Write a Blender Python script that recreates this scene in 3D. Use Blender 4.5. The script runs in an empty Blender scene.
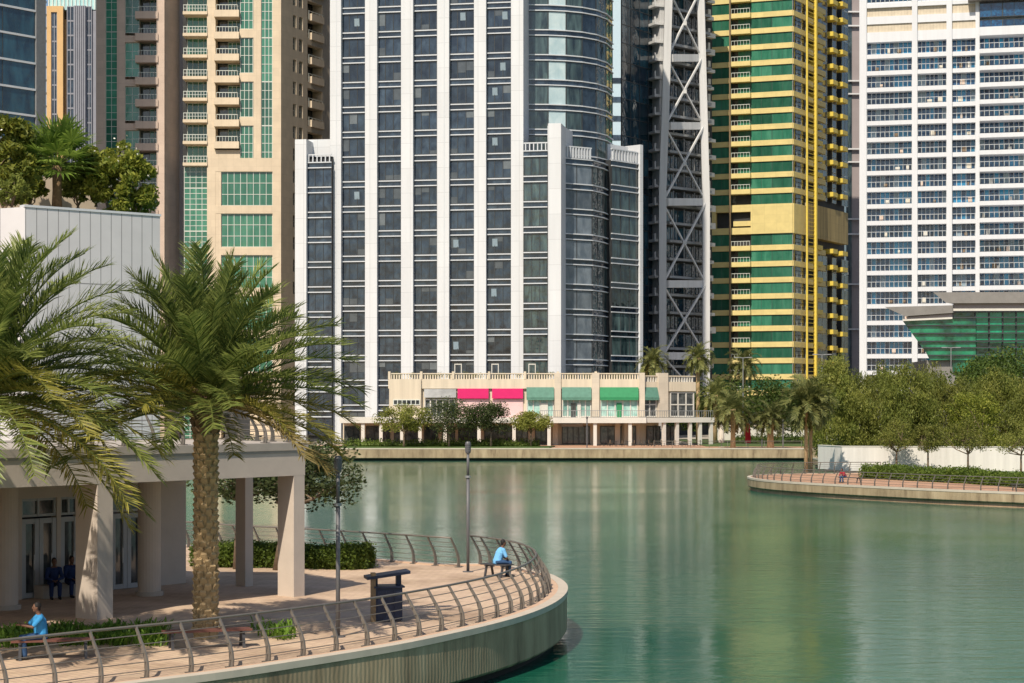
import bpy, math, random
import numpy as np
from mathutils import Vector, Matrix
R = math.radians
sc = bpy.context.scene
COL = sc.collection

# ------------------------------------------------------------------ camera, sky, sun, exposure
F, CX, HY, CZ = 1900.0, 512.0, 405.0, 6.2      # focal length in px, principal column, horizon row, eye height
cam = bpy.data.cameras.new('camera'); camo = bpy.data.objects.new('camera', cam); COL.objects.link(camo)
camo.location = (0, 0, CZ); camo.rotation_euler = (R(90), 0, 0)
cam.sensor_width = 36; cam.lens = 36 * F / 1024; cam.shift_y = (HY - 341.5) / 1024
cam.clip_start = 0.5; cam.clip_end = 20000
sc.camera = camo
SUN_EL = 48.0
TS = Vector((-0.36, -0.93, 0)).normalized()
TS = Vector((TS.x * math.cos(R(SUN_EL)), TS.y * math.cos(R(SUN_EL)), math.sin(R(SUN_EL))))
w = bpy.data.worlds.new('World'); sc.world = w; w.use_nodes = True
nt = w.node_tree; nt.nodes.clear()
sky = nt.nodes.new('ShaderNodeTexSky'); sky.sky_type = 'NISHITA'; sky.sun_disc = False
sky.sun_elevation = R(SUN_EL); sky.sun_rotation = math.atan2(TS.x, TS.y)
sky.dust_density = 1.5; sky.ozone_density = 1.2
bg = nt.nodes.new('ShaderNodeBackground'); bg.inputs['Strength'].default_value = 0.105
ow = nt.nodes.new('ShaderNodeOutputWorld')
nt.links.new(sky.outputs[0], bg.inputs[0]); nt.links.new(bg.outputs[0], ow.inputs[0])
sl = bpy.data.lights.new('sun', 'SUN'); sl.energy = 4.75; sl.angle = R(0.5); sl.color = (1, 0.89, 0.73)
so = bpy.data.objects.new('sun', sl); COL.objects.link(so); so.location = (-60, -120, 160)
so.rotation_euler = TS.to_track_quat('Z', 'Y').to_euler()
sc.view_settings.view_transform = 'Standard'; sc.view_settings.look = 'None'
sc.view_settings.exposure = 0.08; sc.view_settings.gamma = 1; sc.view_settings.use_curve_mapping = False
sc.render.engine = 'CYCLES'; sc.cycles.max_bounces = 6; sc.cycles.caustics_reflective = False; sc.cycles.caustics_refractive = False

# ------------------------------------------------------------------ measuring helpers
def X(px, Y): return (px - CX) * Y / F
def Z(py, Y): return CZ + (HY - py) * Y / F
def GY(py, z=0.0): return F * (CZ - z) / (py - HY)
def G(px, py, z=0.0):
    Y = GY(py, z); return Vector((X(px, Y), Y, z))

# ------------------------------------------------------------------ materials
def nodes(name):
    m = bpy.data.materials.new(name); m.use_nodes = True
    n = m.node_tree.nodes; l = m.node_tree.links
    return m, n, l, n['Principled BSDF']
def N(n, t, **kw):
    x = n.new(t)
    for k, v in kw.items():
        if hasattr(x, k): setattr(x, k, v)
        else: x.inputs[k].default_value = v
    return x
def ramp(n, l, src, stops):
    r = n.new('ShaderNodeValToRGB'); e = r.color_ramp.elements
    while len(e) < len(stops): e.new(0.5)
    for k, (p, c) in enumerate(stops):
        e[k].position = p; e[k].color = (*c, 1)
    l.new(src, r.inputs[0]); return r
def mixc(n, l, fac, a, b, mode='MIX'):
    x = n.new('ShaderNodeMix'); x.data_type = 'RGBA'; x.blend_type = mode
    for s, v in ((0, fac), (6, a), (7, b)):
        if hasattr(v, 'type') and hasattr(v, 'is_linked'): l.new(v, x.inputs[s])
        elif s == 0: x.inputs[0].default_value = v
        else: x.inputs[s].default_value = (*v, 1)
    return x.outputs[2]
def sc3(c, k): return tuple(min(1, a * k) for a in c)

def plain(name, col, rough=0.7, var=0.12, scale=1.5, metal=0.0, bump=0.0, streak=False, seams=None, seamcol=0.6, spec=0.4):
    """painted or mineral surface: colour wanders slowly, optional rain streaks, optional panel seams (w, h in metres)"""
    m, n, l, b = nodes(name)
    tc = N(n, 'ShaderNodeTexCoord')
    no = N(n, 'ShaderNodeTexNoise', Scale=scale, Detail=6.0, Roughness=0.6)
    if streak:
        mp = N(n, 'ShaderNodeMapping'); mp.inputs['Scale'].default_value = (2.2, 2.2, 0.12)
        l.new(tc.outputs['Object'], mp.inputs[0]); l.new(mp.outputs[0], no.inputs['Vector'])
    else: l.new(tc.outputs['Object'], no.inputs['Vector'])
    c = ramp(n, l, no.outputs['Fac'], [(0.3, sc3(col, 1 - var)), (0.7, sc3(col, 1 + var))]).outputs[0]
    if seams:
        sx = N(n, 'ShaderNodeSeparateXYZ'); l.new(tc.outputs['Object'], sx.inputs[0])
        ad = N(n, 'ShaderNodeMath', operation='ADD'); l.new(sx.outputs[0], ad.inputs[0]); l.new(sx.outputs[1], ad.inputs[1])
        cb = N(n, 'ShaderNodeCombineXYZ'); l.new(ad.outputs[0], cb.inputs[0]); l.new(sx.outputs[2], cb.inputs[1])
        br = N(n, 'ShaderNodeTexBrick', offset=0.0)
        br.inputs['Scale'].default_value = 1; br.inputs['Mortar Size'].default_value = 0.035; br.inputs['Mortar Smooth'].default_value = 0.3
        br.inputs['Brick Width'].default_value = seams[0]; br.inputs['Row Height'].default_value = seams[1]
        br.inputs['Color1'].default_value = (1, 1, 1, 1); br.inputs['Color2'].default_value = (0.93, 0.93, 0.93, 1)
        br.inputs['Mortar'].default_value = (seamcol,) * 3 + (1,)
        l.new(cb.outputs[0], br.inputs['Vector'])
        c = mixc(n, l, 1.0, c, br.outputs['Color'], 'MULTIPLY')
    l.new(c, b.inputs['Base Color'])
    b.inputs['Roughness'].default_value = rough; b.inputs['Metallic'].default_value = metal
    b.inputs['Specular IOR Level'].default_value = spec
    if bump:
        n2 = N(n, 'ShaderNodeTexNoise', Scale=scale * 12, Detail=4.0); l.new(tc.outputs['Object'], n2.inputs['Vector'])
        bp = N(n, 'ShaderNodeBump', Strength=bump, Distance=0.05); l.new(n2.outputs['Fac'], bp.inputs['Height']); l.new(bp.outputs[0], b.inputs['Normal'])
    return m

def glass(name, dark, light, rough=0.05, wav=0.02, streak=0.7, scale=0.4, spec=0.6, patch=None):
    """tinted facade glass: each pane a shade of its own, curtains, rooms and reflected streaks painted into its colour, slightly wavy surface"""
    m, n, l, b = nodes(name)
    tc = N(n, 'ShaderNodeTexCoord'); oi = N(n, 'ShaderNodeObjectInfo')
    mp = N(n, 'ShaderNodeMapping'); mp.inputs['Scale'].default_value = (1.3, 1.3, streak); l.new(tc.outputs['Object'], mp.inputs[0])
    off = N(n, 'ShaderNodeVectorMath', operation='SCALE'); off.inputs['Scale'].default_value = 3.0
    l.new(oi.outputs['Location'], off.inputs[0])
    ad = N(n, 'ShaderNodeVectorMath', operation='ADD'); l.new(mp.outputs[0], ad.inputs[0]); l.new(off.outputs[0], ad.inputs[1])
    no = N(n, 'ShaderNodeTexNoise', Scale=scale * 1.5, Detail=4.0, Roughness=0.55, Distortion=0.5); l.new(ad.outputs[0], no.inputs['Vector'])  # noise streaks in the base colour stand in for reflections and rooms
    c = ramp(n, l, no.outputs['Fac'], [(0.36, dark), (0.56, tuple((a + d) / 2 for a, d in zip(dark, light))), (0.74, light)]).outputs[0]
    hs = N(n, 'ShaderNodeHueSaturation'); l.new(c, hs.inputs['Color'])
    mr = N(n, 'ShaderNodeMapRange'); mr.inputs['To Min'].default_value = 0.6; mr.inputs['To Max'].default_value = 1.5
    l.new(oi.outputs['Random'], mr.inputs[0]); l.new(mr.outputs[0], hs.inputs['Value'])
    l.new(hs.outputs[0], b.inputs['Base Color'])
    b.inputs['Roughness'].default_value = rough; b.inputs['Specular IOR Level'].default_value = spec
    b.inputs['IOR'].default_value = 1.6
    n2 = N(n, 'ShaderNodeTexNoise', Scale=0.55, Detail=2.0); l.new(tc.outputs['Object'], n2.inputs['Vector'])
    bp = N(n, 'ShaderNodeBump', Strength=0.6, Distance=wav * 4); l.new(n2.outputs['Fac'], bp.inputs['Height']); l.new(bp.outputs[0], b.inputs['Normal'])
    return m

def leafmat(name, a, b_, trans_=0.35, rough=0.55, scale=0.8):
    trans = 0.42
    m, n, l, b = nodes(name)
    tc = N(n, 'ShaderNodeTexCoord'); oi = N(n, 'ShaderNodeObjectInfo'); gm = N(n, 'ShaderNodeNewGeometry')
    no = N(n, 'ShaderNodeTexNoise', Scale=scale, Detail=3.0); l.new(tc.outputs['Object'], no.inputs['Vector'])
    mx = N(n, 'ShaderNodeMath', operation='MULTIPLY_ADD'); mx.inputs[1].default_value = 0.55; l.new(gm.outputs['Random Per Island'], mx.inputs[0])
    m2 = N(n, 'ShaderNodeMath', operation='MULTIPLY_ADD'); m2.inputs[1].default_value = 0.6; m2.inputs[2].default_value = -0.05
    l.new(no.outputs['Fac'], m2.inputs[0]); l.new(m2.outputs[0], mx.inputs[2])
    c = ramp(n, l, mx.outputs[0], [(0.15, a), (0.85, b_)]).outputs[0]
    hs = N(n, 'ShaderNodeHueSaturation'); mr = N(n, 'ShaderNodeMapRange'); mr.inputs['To Min'].default_value = 0.8; mr.inputs['To Max'].default_value = 1.25
    l.new(oi.outputs['Random'], mr.inputs[0]); l.new(mr.outputs[0], hs.inputs['Value']); l.new(c, hs.inputs['Color'])
    l.new(hs.outputs[0], b.inputs['Base Color']); b.inputs['Roughness'].default_value = rough; b.inputs['Specular IOR Level'].default_value = 0.3
    tr = N(n, 'ShaderNodeBsdfTranslucent'); l.new(hs.outputs[0], tr.inputs[0])
    ms = N(n, 'ShaderNodeMixShader'); ms.inputs[0].default_value = trans
    l.new(b.outputs[0], ms.inputs[1]); l.new(tr.outputs[0], ms.inputs[2])
    l.new(ms.outputs[0], n['Material Output'].inputs['Surface'])
    return m

def paver(name, c1, c2, mortar, bw, bh, rot=0.0, rough=0.8):
    m, n, l, b = nodes(name)
    tc = N(n, 'ShaderNodeTexCoord'); mp = N(n, 'ShaderNodeMapping'); mp.inputs['Rotation'].default_value = (0, 0, rot)
    l.new(tc.outputs['Object'], mp.inputs[0])
    br = N(n, 'ShaderNodeTexBrick'); br.inputs['Scale'].default_value = 1; br.inputs['Brick Width'].default_value = bw; br.inputs['Row Height'].default_value = bh
    br.inputs['Mortar Size'].default_value = 0.012; br.inputs['Color1'].default_value = (*c1, 1); br.inputs['Color2'].default_value = (*c2, 1); br.inputs['Mortar'].default_value = (*mortar, 1)
    l.new(mp.outputs[0], br.inputs['Vector'])
    no = N(n, 'ShaderNodeTexNoise', Scale=0.35, Detail=8.0, Roughness=0.65); l.new(tc.outputs['Object'], no.inputs['Vector'])
    st = ramp(n, l, no.outputs['Fac'], [(0.32, (0.62, 0.59, 0.56)), (0.58, (1.0, 1.0, 1.0))])
    c = mixc(n, l, 1.0, br.outputs['Color'], st.outputs[0], 'MULTIPLY')
    l.new(c, b.inputs['Base Color']); b.inputs['Roughness'].default_value = rough; b.inputs['Specular IOR Level'].default_value = 0.25
    bp = N(n, 'ShaderNodeBump', Strength=0.4, Distance=0.01); l.new(br.outputs['Fac'], bp.inputs['Height']); bp.invert = True; l.new(bp.outputs[0], b.inputs['Normal'])
    return m

M = {}
M['white'] = plain('white cladding', (0.65, 0.67, 0.70), 0.5, 0.05, 0.4, streak=True, seams=(1.9, 4.23), seamcol=0.72)
M['white_band'] = plain('white band', (0.56, 0.59, 0.63), 0.5, 0.05, 0.6)
M['white_tower'] = plain('white render', (0.66, 0.68, 0.72), 0.6, 0.05, 0.5, streak=True)
M['white_wall'] = plain('white painted wall', (0.66, 0.64, 0.61), 0.8, 0.10, 0.9, streak=True)
M['louvre'] = plain('beige louvre', (0.62, 0.54, 0.42), 0.6, 0.1, 1.0, seams=(0.5, 9), seamcol=0.78)
M['glass_dark'] = glass('dark grey glass', (0.006, 0.012, 0.024), (0.038, 0.062, 0.092), 0.045)
M['glass_teal'] = glass('dark teal glass', (0.010, 0.018, 0.024), (0.085, 0.135, 0.135), 0.05, 0.03, 0.25, 0.5)
M['glass_navy'] = glass('navy glass', (0.006, 0.018, 0.035), (0.025, 0.085, 0.12), 0.03, 0.03, 0.4, 0.3, 0.8)
M['glass_blue'] = glass('blue glass', (0.009, 0.02, 0.06), (0.014, 0.11, 0.24), 0.06, 0.02, 1.0, 0.9)
M['glass_green'] = glass('green glass', (0.012, 0.12, 0.075), (0.03, 0.22, 0.14), 0.08, 0.01, 0.6, 0.3)
M['glass_emerald'] = glass('emerald glass', (0.022, 0.115, 0.072), (0.055, 0.19, 0.125), 0.08, 0.015, 0.3, 0.4)
M['glass_jade'] = glass('jade glass', (0.003, 0.06, 0.035), (0.02, 0.30, 0.15), 0.04, 0.03, 0.8, 0.18)
M['glass_slate'] = glass('slate glass', (0.07, 0.09, 0.115), (0.16, 0.19, 0.22), 0.07)
M['glass_sea'] = glass('sea green glass', (0.035, 0.19, 0.125), (0.07, 0.27, 0.19), 0.1, 0.01)
M['jade_lit'] = glass('lit-tone jade glass', (0.0, 0.20, 0.10), (0.004, 0.34, 0.18), 0.08, 0.01)  # jade glass with strong light put into its colour
M['blue_bright'] = glass('bright blue pane', (0.01, 0.13, 0.27), (0.02, 0.26, 0.44), 0.06, 0.01)
M['glass_pale'] = glass('pale glass', (0.34, 0.46, 0.50), (0.52, 0.62, 0.64), 0.1, 0.01)
M['glass_shop'] = glass('shop glass', (0.03, 0.035, 0.04), (0.16, 0.17, 0.17), 0.08, 0.01, 1.0, 0.8)
M['glass_mint'] = glass('mint shop glass', (0.14, 0.30, 0.27), (0.42, 0.56, 0.52), 0.1, 0.01, 1.0, 0.6)
M['cream'] = plain('cream stone', (0.68, 0.57, 0.43), 0.75, 0.08, 0.4, seams=(1.4, 1.4), seamcol=0.86)
M['pinkstone'] = plain('pinkish stone', (0.62, 0.49, 0.41), 0.75, 0.08, 0.4, seams=(1.4, 1.4), seamcol=0.86)
M['mull_pale'] = plain('pale mullion', (0.62, 0.66, 0.62), 0.4, 0.05)
M['mull_dark'] = plain('dark mullion', (0.05, 0.055, 0.06), 0.4, 0.1)
M['dark'] = plain('dark recess', (0.035, 0.038, 0.042), 0.7, 0.2)
M['grey_metal'] = plain('grey metal', (0.30, 0.31, 0.32), 0.4, 0.1, 2.0, metal=0.3)
M['steel'] = plain('painted steel', (0.60, 0.605, 0.61), 0.55, 0.1, 0.6, streak=True)
M['yellow'] = plain('yellow panel', (0.68, 0.56, 0.24), 0.6, 0.08, 0.6, seams=(1.6, 1.75), seamcol=0.88)
M['yellow_pipe'] = plain('yellow paint', (0.70, 0.54, 0.09), 0.5, 0.06)
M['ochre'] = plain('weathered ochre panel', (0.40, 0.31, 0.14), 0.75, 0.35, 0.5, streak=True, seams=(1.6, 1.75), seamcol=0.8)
M['orange'] = plain('orange stone', (0.60, 0.39, 0.18), 0.8, 0.05, 0.3)
M['greyviolet'] = plain('grey cladding', (0.23, 0.24, 0.28), 0.6, 0.08, 0.3)
M['paleteal'] = glass('pale teal glass', (0.30, 0.52, 0.52), (0.5, 0.68, 0.68), 0.1)
M['skyblue'] = plain('light blue panel', (0.45, 0.58, 0.66), 0.5, 0.05)
M['greypink'] = plain('grey pink cladding', (0.30, 0.26, 0.26), 0.7, 0.06, 0.3)
M['roof_grey'] = plain('grey roof', (0.22, 0.21, 0.20), 0.7, 0.1, 0.8)
M['shop_stone'] = plain('sand stone', (0.64, 0.56, 0.44), 0.8, 0.12, 0.6, streak=True)
M['shop_pier'] = plain('sand stone pier', (0.62, 0.55, 0.45), 0.8, 0.08, 0.6, seams=(2, 0.8), seamcol=0.9)
M['offwhite'] = plain('off white render', (0.62, 0.60, 0.55), 0.7, 0.06, 0.8)
M['pink'] = plain('pink sign', (0.66, 0.018, 0.15), 0.5, 0.06)
M['palepink'] = plain('pale pink wall', (0.74, 0.52, 0.52), 0.7, 0.05)
M['awning'] = plain('green awning', (0.10, 0.235, 0.18), 0.7, 0.15, 2)
M['awning_bright'] = plain('bright green awning', (0.03, 0.24, 0.10), 0.7, 0.1, 2)
M['greysign'] = plain('grey sign', (0.45, 0.46, 0.47), 0.5, 0.25, 0.4)
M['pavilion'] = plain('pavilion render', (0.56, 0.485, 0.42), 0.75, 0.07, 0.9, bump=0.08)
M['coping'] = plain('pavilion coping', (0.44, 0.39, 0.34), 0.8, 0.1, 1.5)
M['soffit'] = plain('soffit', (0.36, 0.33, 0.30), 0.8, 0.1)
M['doorframe'] = plain('door frame', (0.42, 0.44, 0.46), 0.4, 0.05)
M['cladwall'] = plain('metal panel', (0.58, 0.58, 0.60), 0.5, 0.05, 0.7, seams=(0.83, 6.2), seamcol=0.42)
M['planterwall'] = plain('planter wall', (0.40, 0.33, 0.25), 0.85, 0.12, 1.0)
M['deck'] = paver('promenade paving', (0.64, 0.485, 0.345), (0.57, 0.42, 0.31), (0.42, 0.31, 0.24), 0.4, 0.2, R(50))
M['deck_far'] = paver('terracotta paving', (0.56, 0.34, 0.22), (0.50, 0.30, 0.20), (0.36, 0.25, 0.18), 0.6, 0.3)
M['kerb'] = plain('kerb stone', (0.52, 0.46, 0.38), 0.8, 0.08, 1.5)
M['kerb_pink'] = plain('kerb tile', (0.58, 0.40, 0.28), 0.8, 0.1, 2.0)
M['ground'] = plain('ground', (0.34, 0.30, 0.25), 0.9, 0.15, 0.1)
M['asphalt'] = plain('asphalt', (0.055, 0.055, 0.058), 0.9, 0.15, 0.3)
M['rail'] = plain('railing steel', (0.19, 0.17, 0.15), 0.45, 0.12, 3.0, metal=0.35)
M['lamp'] = plain('lamp post paint', (0.12, 0.12, 0.13), 0.45, 0.12, 3.0)
M['navy'] = plain('navy paint', (0.016, 0.024, 0.055), 0.45, 0.15, 3.0)
M['bronze'] = plain('bronze post', (0.20, 0.14, 0.08), 0.5, 0.1)
M['bench_red'] = plain('red brown seat', (0.15, 0.06, 0.045), 0.6, 0.2, 6.0)
M['bench_leg'] = plain('bench leg', (0.05, 0.05, 0.055), 0.5, 0.1)
M['bark'] = plain('bark', (0.20, 0.145, 0.10), 0.9, 0.3, 6.0, bump=0.4)
M['palm_bark'] = plain('palm bark', (0.46, 0.33, 0.18), 0.9, 0.3, 5.0, bump=0.5)
M['palm_fibre'] = plain('palm fibre', (0.20, 0.13, 0.07), 0.95, 0.3, 7.0, bump=0.5)
M['skin'] = plain('skin', (0.16, 0.08, 0.05), 0.6, 0.05)
M['hair'] = plain('black hair', (0.012, 0.010, 0.010), 0.7, 0.2)
M['shirt_sky'] = plain('sky blue shirt', (0.16, 0.44, 0.78), 0.85, 0.08, 6)
M['shirt_blue'] = plain('blue shirt', (0.04, 0.27, 0.58), 0.85, 0.08, 6)
M['jeans'] = plain('blue jeans', (0.03, 0.075, 0.17), 0.9, 0.15, 6)
M['overall'] = plain('navy overall', (0.014, 0.03, 0.10), 0.9, 0.15, 6)
M['shirt_red'] = plain('red shirt', (0.36, 0.03, 0.05), 0.85, 0.08, 6)
M['shoe'] = plain('dark shoe', (0.03, 0.028, 0.026), 0.7, 0.1)
M['canvas'] = plain('canvas', (0.62, 0.58, 0.50), 0.9, 0.06, 3)
M['canvas_red'] = plain('red canvas', (0.42, 0.02, 0.03), 0.9, 0.08, 3)
M['leaf_palm'] = leafmat('date palm leaf', (0.055, 0.10, 0.026), (0.33, 0.365, 0.095), 0.3, 0.4)
M['leaf_palm_old'] = leafmat('yellowing date palm leaf', (0.12, 0.13, 0.025), (0.46, 0.41, 0.09), 0.3, 0.4)
M['leaf_palm_far'] = leafmat('far palm leaf', (0.09, 0.12, 0.04), (0.34, 0.34, 0.12), 0.3)
M['leaf_dry'] = leafmat('dry frond', (0.20, 0.15, 0.05), (0.34, 0.27, 0.10), 0.3)
M['leaf_fan'] = leafmat('fan palm leaf', (0.06, 0.12, 0.015), (0.21, 0.29, 0.05), 0.4)
M['leaf_dark'] = leafmat('dark leaf', (0.03, 0.06, 0.012), (0.11, 0.16, 0.03), 0.25)
M['leaf_olive'] = leafmat('olive leaf', (0.10, 0.125, 0.025), (0.33, 0.335, 0.075), 0.3)
M['leaf_mid'] = leafmat('mid leaf', (0.085, 0.115, 0.022), (0.28, 0.31, 0.065), 0.3)
M['leaf_acacia'] = leafmat('acacia leaf', (0.025, 0.045, 0.016), (0.11, 0.135, 0.045), 0.3)
M['leaf_shrub'] = leafmat('shrub leaf', (0.07, 0.12, 0.015), (0.36, 0.37, 0.06), 0.3)
M['leaf_hedge'] = leafmat('hedge leaf', (0.05, 0.09, 0.014), (0.19, 0.26, 0.04), 0.25)
M['leaf_strap'] = leafmat('strap leaf', (0.05, 0.11, 0.015), (0.22, 0.36, 0.05), 0.35)
M['petal'] = plain('white petal', (0.8, 0.78, 0.68), 0.7, 0.05)
M['lawn'] = plain('lawn', (0.06, 0.11, 0.02), 0.95, 0.25, 0.6, bump=0.5)
M['blind'] = plain('pale blind behind glass', (0.13, 0.15, 0.165), 0.12, 0.15, 1.0, spec=0.6)
M['blind_dark'] = plain('grey blind behind glass', (0.075, 0.088, 0.10), 0.1, 0.2, 1.0, spec=0.6)
M['vent'] = plain('open vent pane', (0.26, 0.34, 0.40), 0.3, 0.1)

def concrete_wall():
    m, n, l, b = nodes('ribbed quay concrete')
    uv = N(n, 'ShaderNodeUVMap'); 
    mp = N(n, 'ShaderNodeMapping'); mp.inputs['Scale'].default_value = (1, 0.18, 1); l.new(uv.outputs[0], mp.inputs[0])
    a = N(n, 'ShaderNodeTexNoise', Scale=1.3, Detail=9.0, Roughness=0.66); l.new(mp.outputs[0], a.inputs['Vector'])
    a2 = N(n, 'ShaderNodeTexNoise', Scale=0.35, Detail=5.0); l.new(uv.outputs[0], a2.inputs['Vector'])
    c = ramp(n, l, a.outputs['Fac'], [(0.30, (0.17, 0.125, 0.08)), (0.46, (0.34, 0.265, 0.17)), (0.7, (0.47, 0.38, 0.255))]).outputs[0]
    c2 = ramp(n, l, a2.outputs['Fac'], [(0.35, (0.75, 0.73, 0.70)), (0.65, (1.05, 1.03, 1.0))]).outputs[0]
    c = mixc(n, l, 1.0, c, c2, 'MULTIPLY')
    sx = N(n, 'ShaderNodeSeparateXYZ'); l.new(uv.outputs[0], sx.inputs[0])
    # algae-black tide band with its own ragged edge
    ad = N(n, 'ShaderNodeMath', operation='MULTIPLY_ADD'); ad.inputs[1].default_value = 0.35; l.new(a.outputs['Fac'], ad.inputs[0]); l.new(sx.outputs[1], ad.inputs[2])
    td = ramp(n, l, ad.outputs[0], [(0.40, (1, 1, 1)), (0.52, (0, 0, 0))])
    td.color_ramp.elements[0].position = 0.44; td.color_ramp.elements[1].position = 0.56
    c = mixc(n, l, td.outputs[0], c, (0.022, 0.022, 0.018))
    l.new(c, b.inputs['Base Color']); b.inputs['Roughness'].default_value = 0.85
    wv = N(n, 'ShaderNodeTexWave', wave_type='BANDS', bands_direction='X', Scale=1.9, Distortion=2.5); l.new(uv.outputs[0], wv.inputs['Vector'])
    bp = N(n, 'ShaderNodeBump', Strength=0.22, Distance=0.03); l.new(wv.outputs['Fac'], bp.inputs['Height']); l.new(bp.outputs[0], b.inputs['Normal'])
    return m
M['quay'] = concrete_wall()

def water_mat():
    m, n, l, b = nodes('lake water')
    tc = N(n, 'ShaderNodeTexCoord')
    mp = N(n, 'ShaderNodeMapping'); mp.inputs['Scale'].default_value = (0.035, 0.022, 1); l.new(tc.outputs['Object'], mp.inputs[0])
    a = N(n, 'ShaderNodeTexNoise', Scale=1.0, Detail=5.0, Roughness=0.6, Distortion=0.6); l.new(mp.outputs[0], a.inputs['Vector'])
    c = ramp(n, l, a.outputs['Fac'], [(0.3, (0.006, 0.095, 0.062)), (0.5, (0.020, 0.13, 0.078)), (0.72, (0.075, 0.18, 0.09))])
    l.new(c.outputs[0], b.inputs['Base Color'])
    b.inputs['Roughness'].default_value = 0.10; b.inputs['IOR'].default_value = 1.33
    m2 = N(n, 'ShaderNodeMapping'); m2.inputs['Scale'].default_value = (0.40, 1.5, 1); l.new(tc.outputs['Object'], m2.inputs[0])
    w1 = N(n, 'ShaderNodeTexNoise', Scale=1.1, Detail=5.0, Roughness=0.55); l.new(m2.outputs[0], w1.inputs['Vector'])
    bp = N(n, 'ShaderNodeBump', Distance=0.085)
    m3 = N(n, 'ShaderNodeMapping'); m3.inputs['Scale'].default_value = (0.03, 0.045, 1); l.new(tc.outputs['Object'], m3.inputs[0])
    w3 = N(n, 'ShaderNodeTexNoise', Scale=1.0, Detail=3.0, Distortion=0.8); l.new(m3.outputs[0], w3.inputs['Vector'])
    rs = N(n, 'ShaderNodeMapRange'); rs.inputs['From Min'].default_value = 0.35; rs.inputs['From Max'].default_value = 0.65; rs.inputs['To Min'].default_value = 0.28; rs.inputs['To Max'].default_value = 0.85
    l.new(w3.outputs['Fac'], rs.inputs[0]); l.new(rs.outputs[0], bp.inputs['Strength']); l.new(w1.outputs['Fac'], bp.inputs['Height']); l.new(bp.outputs[0], b.inputs['Normal'])
    return m
M['water'] = water_mat()

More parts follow.
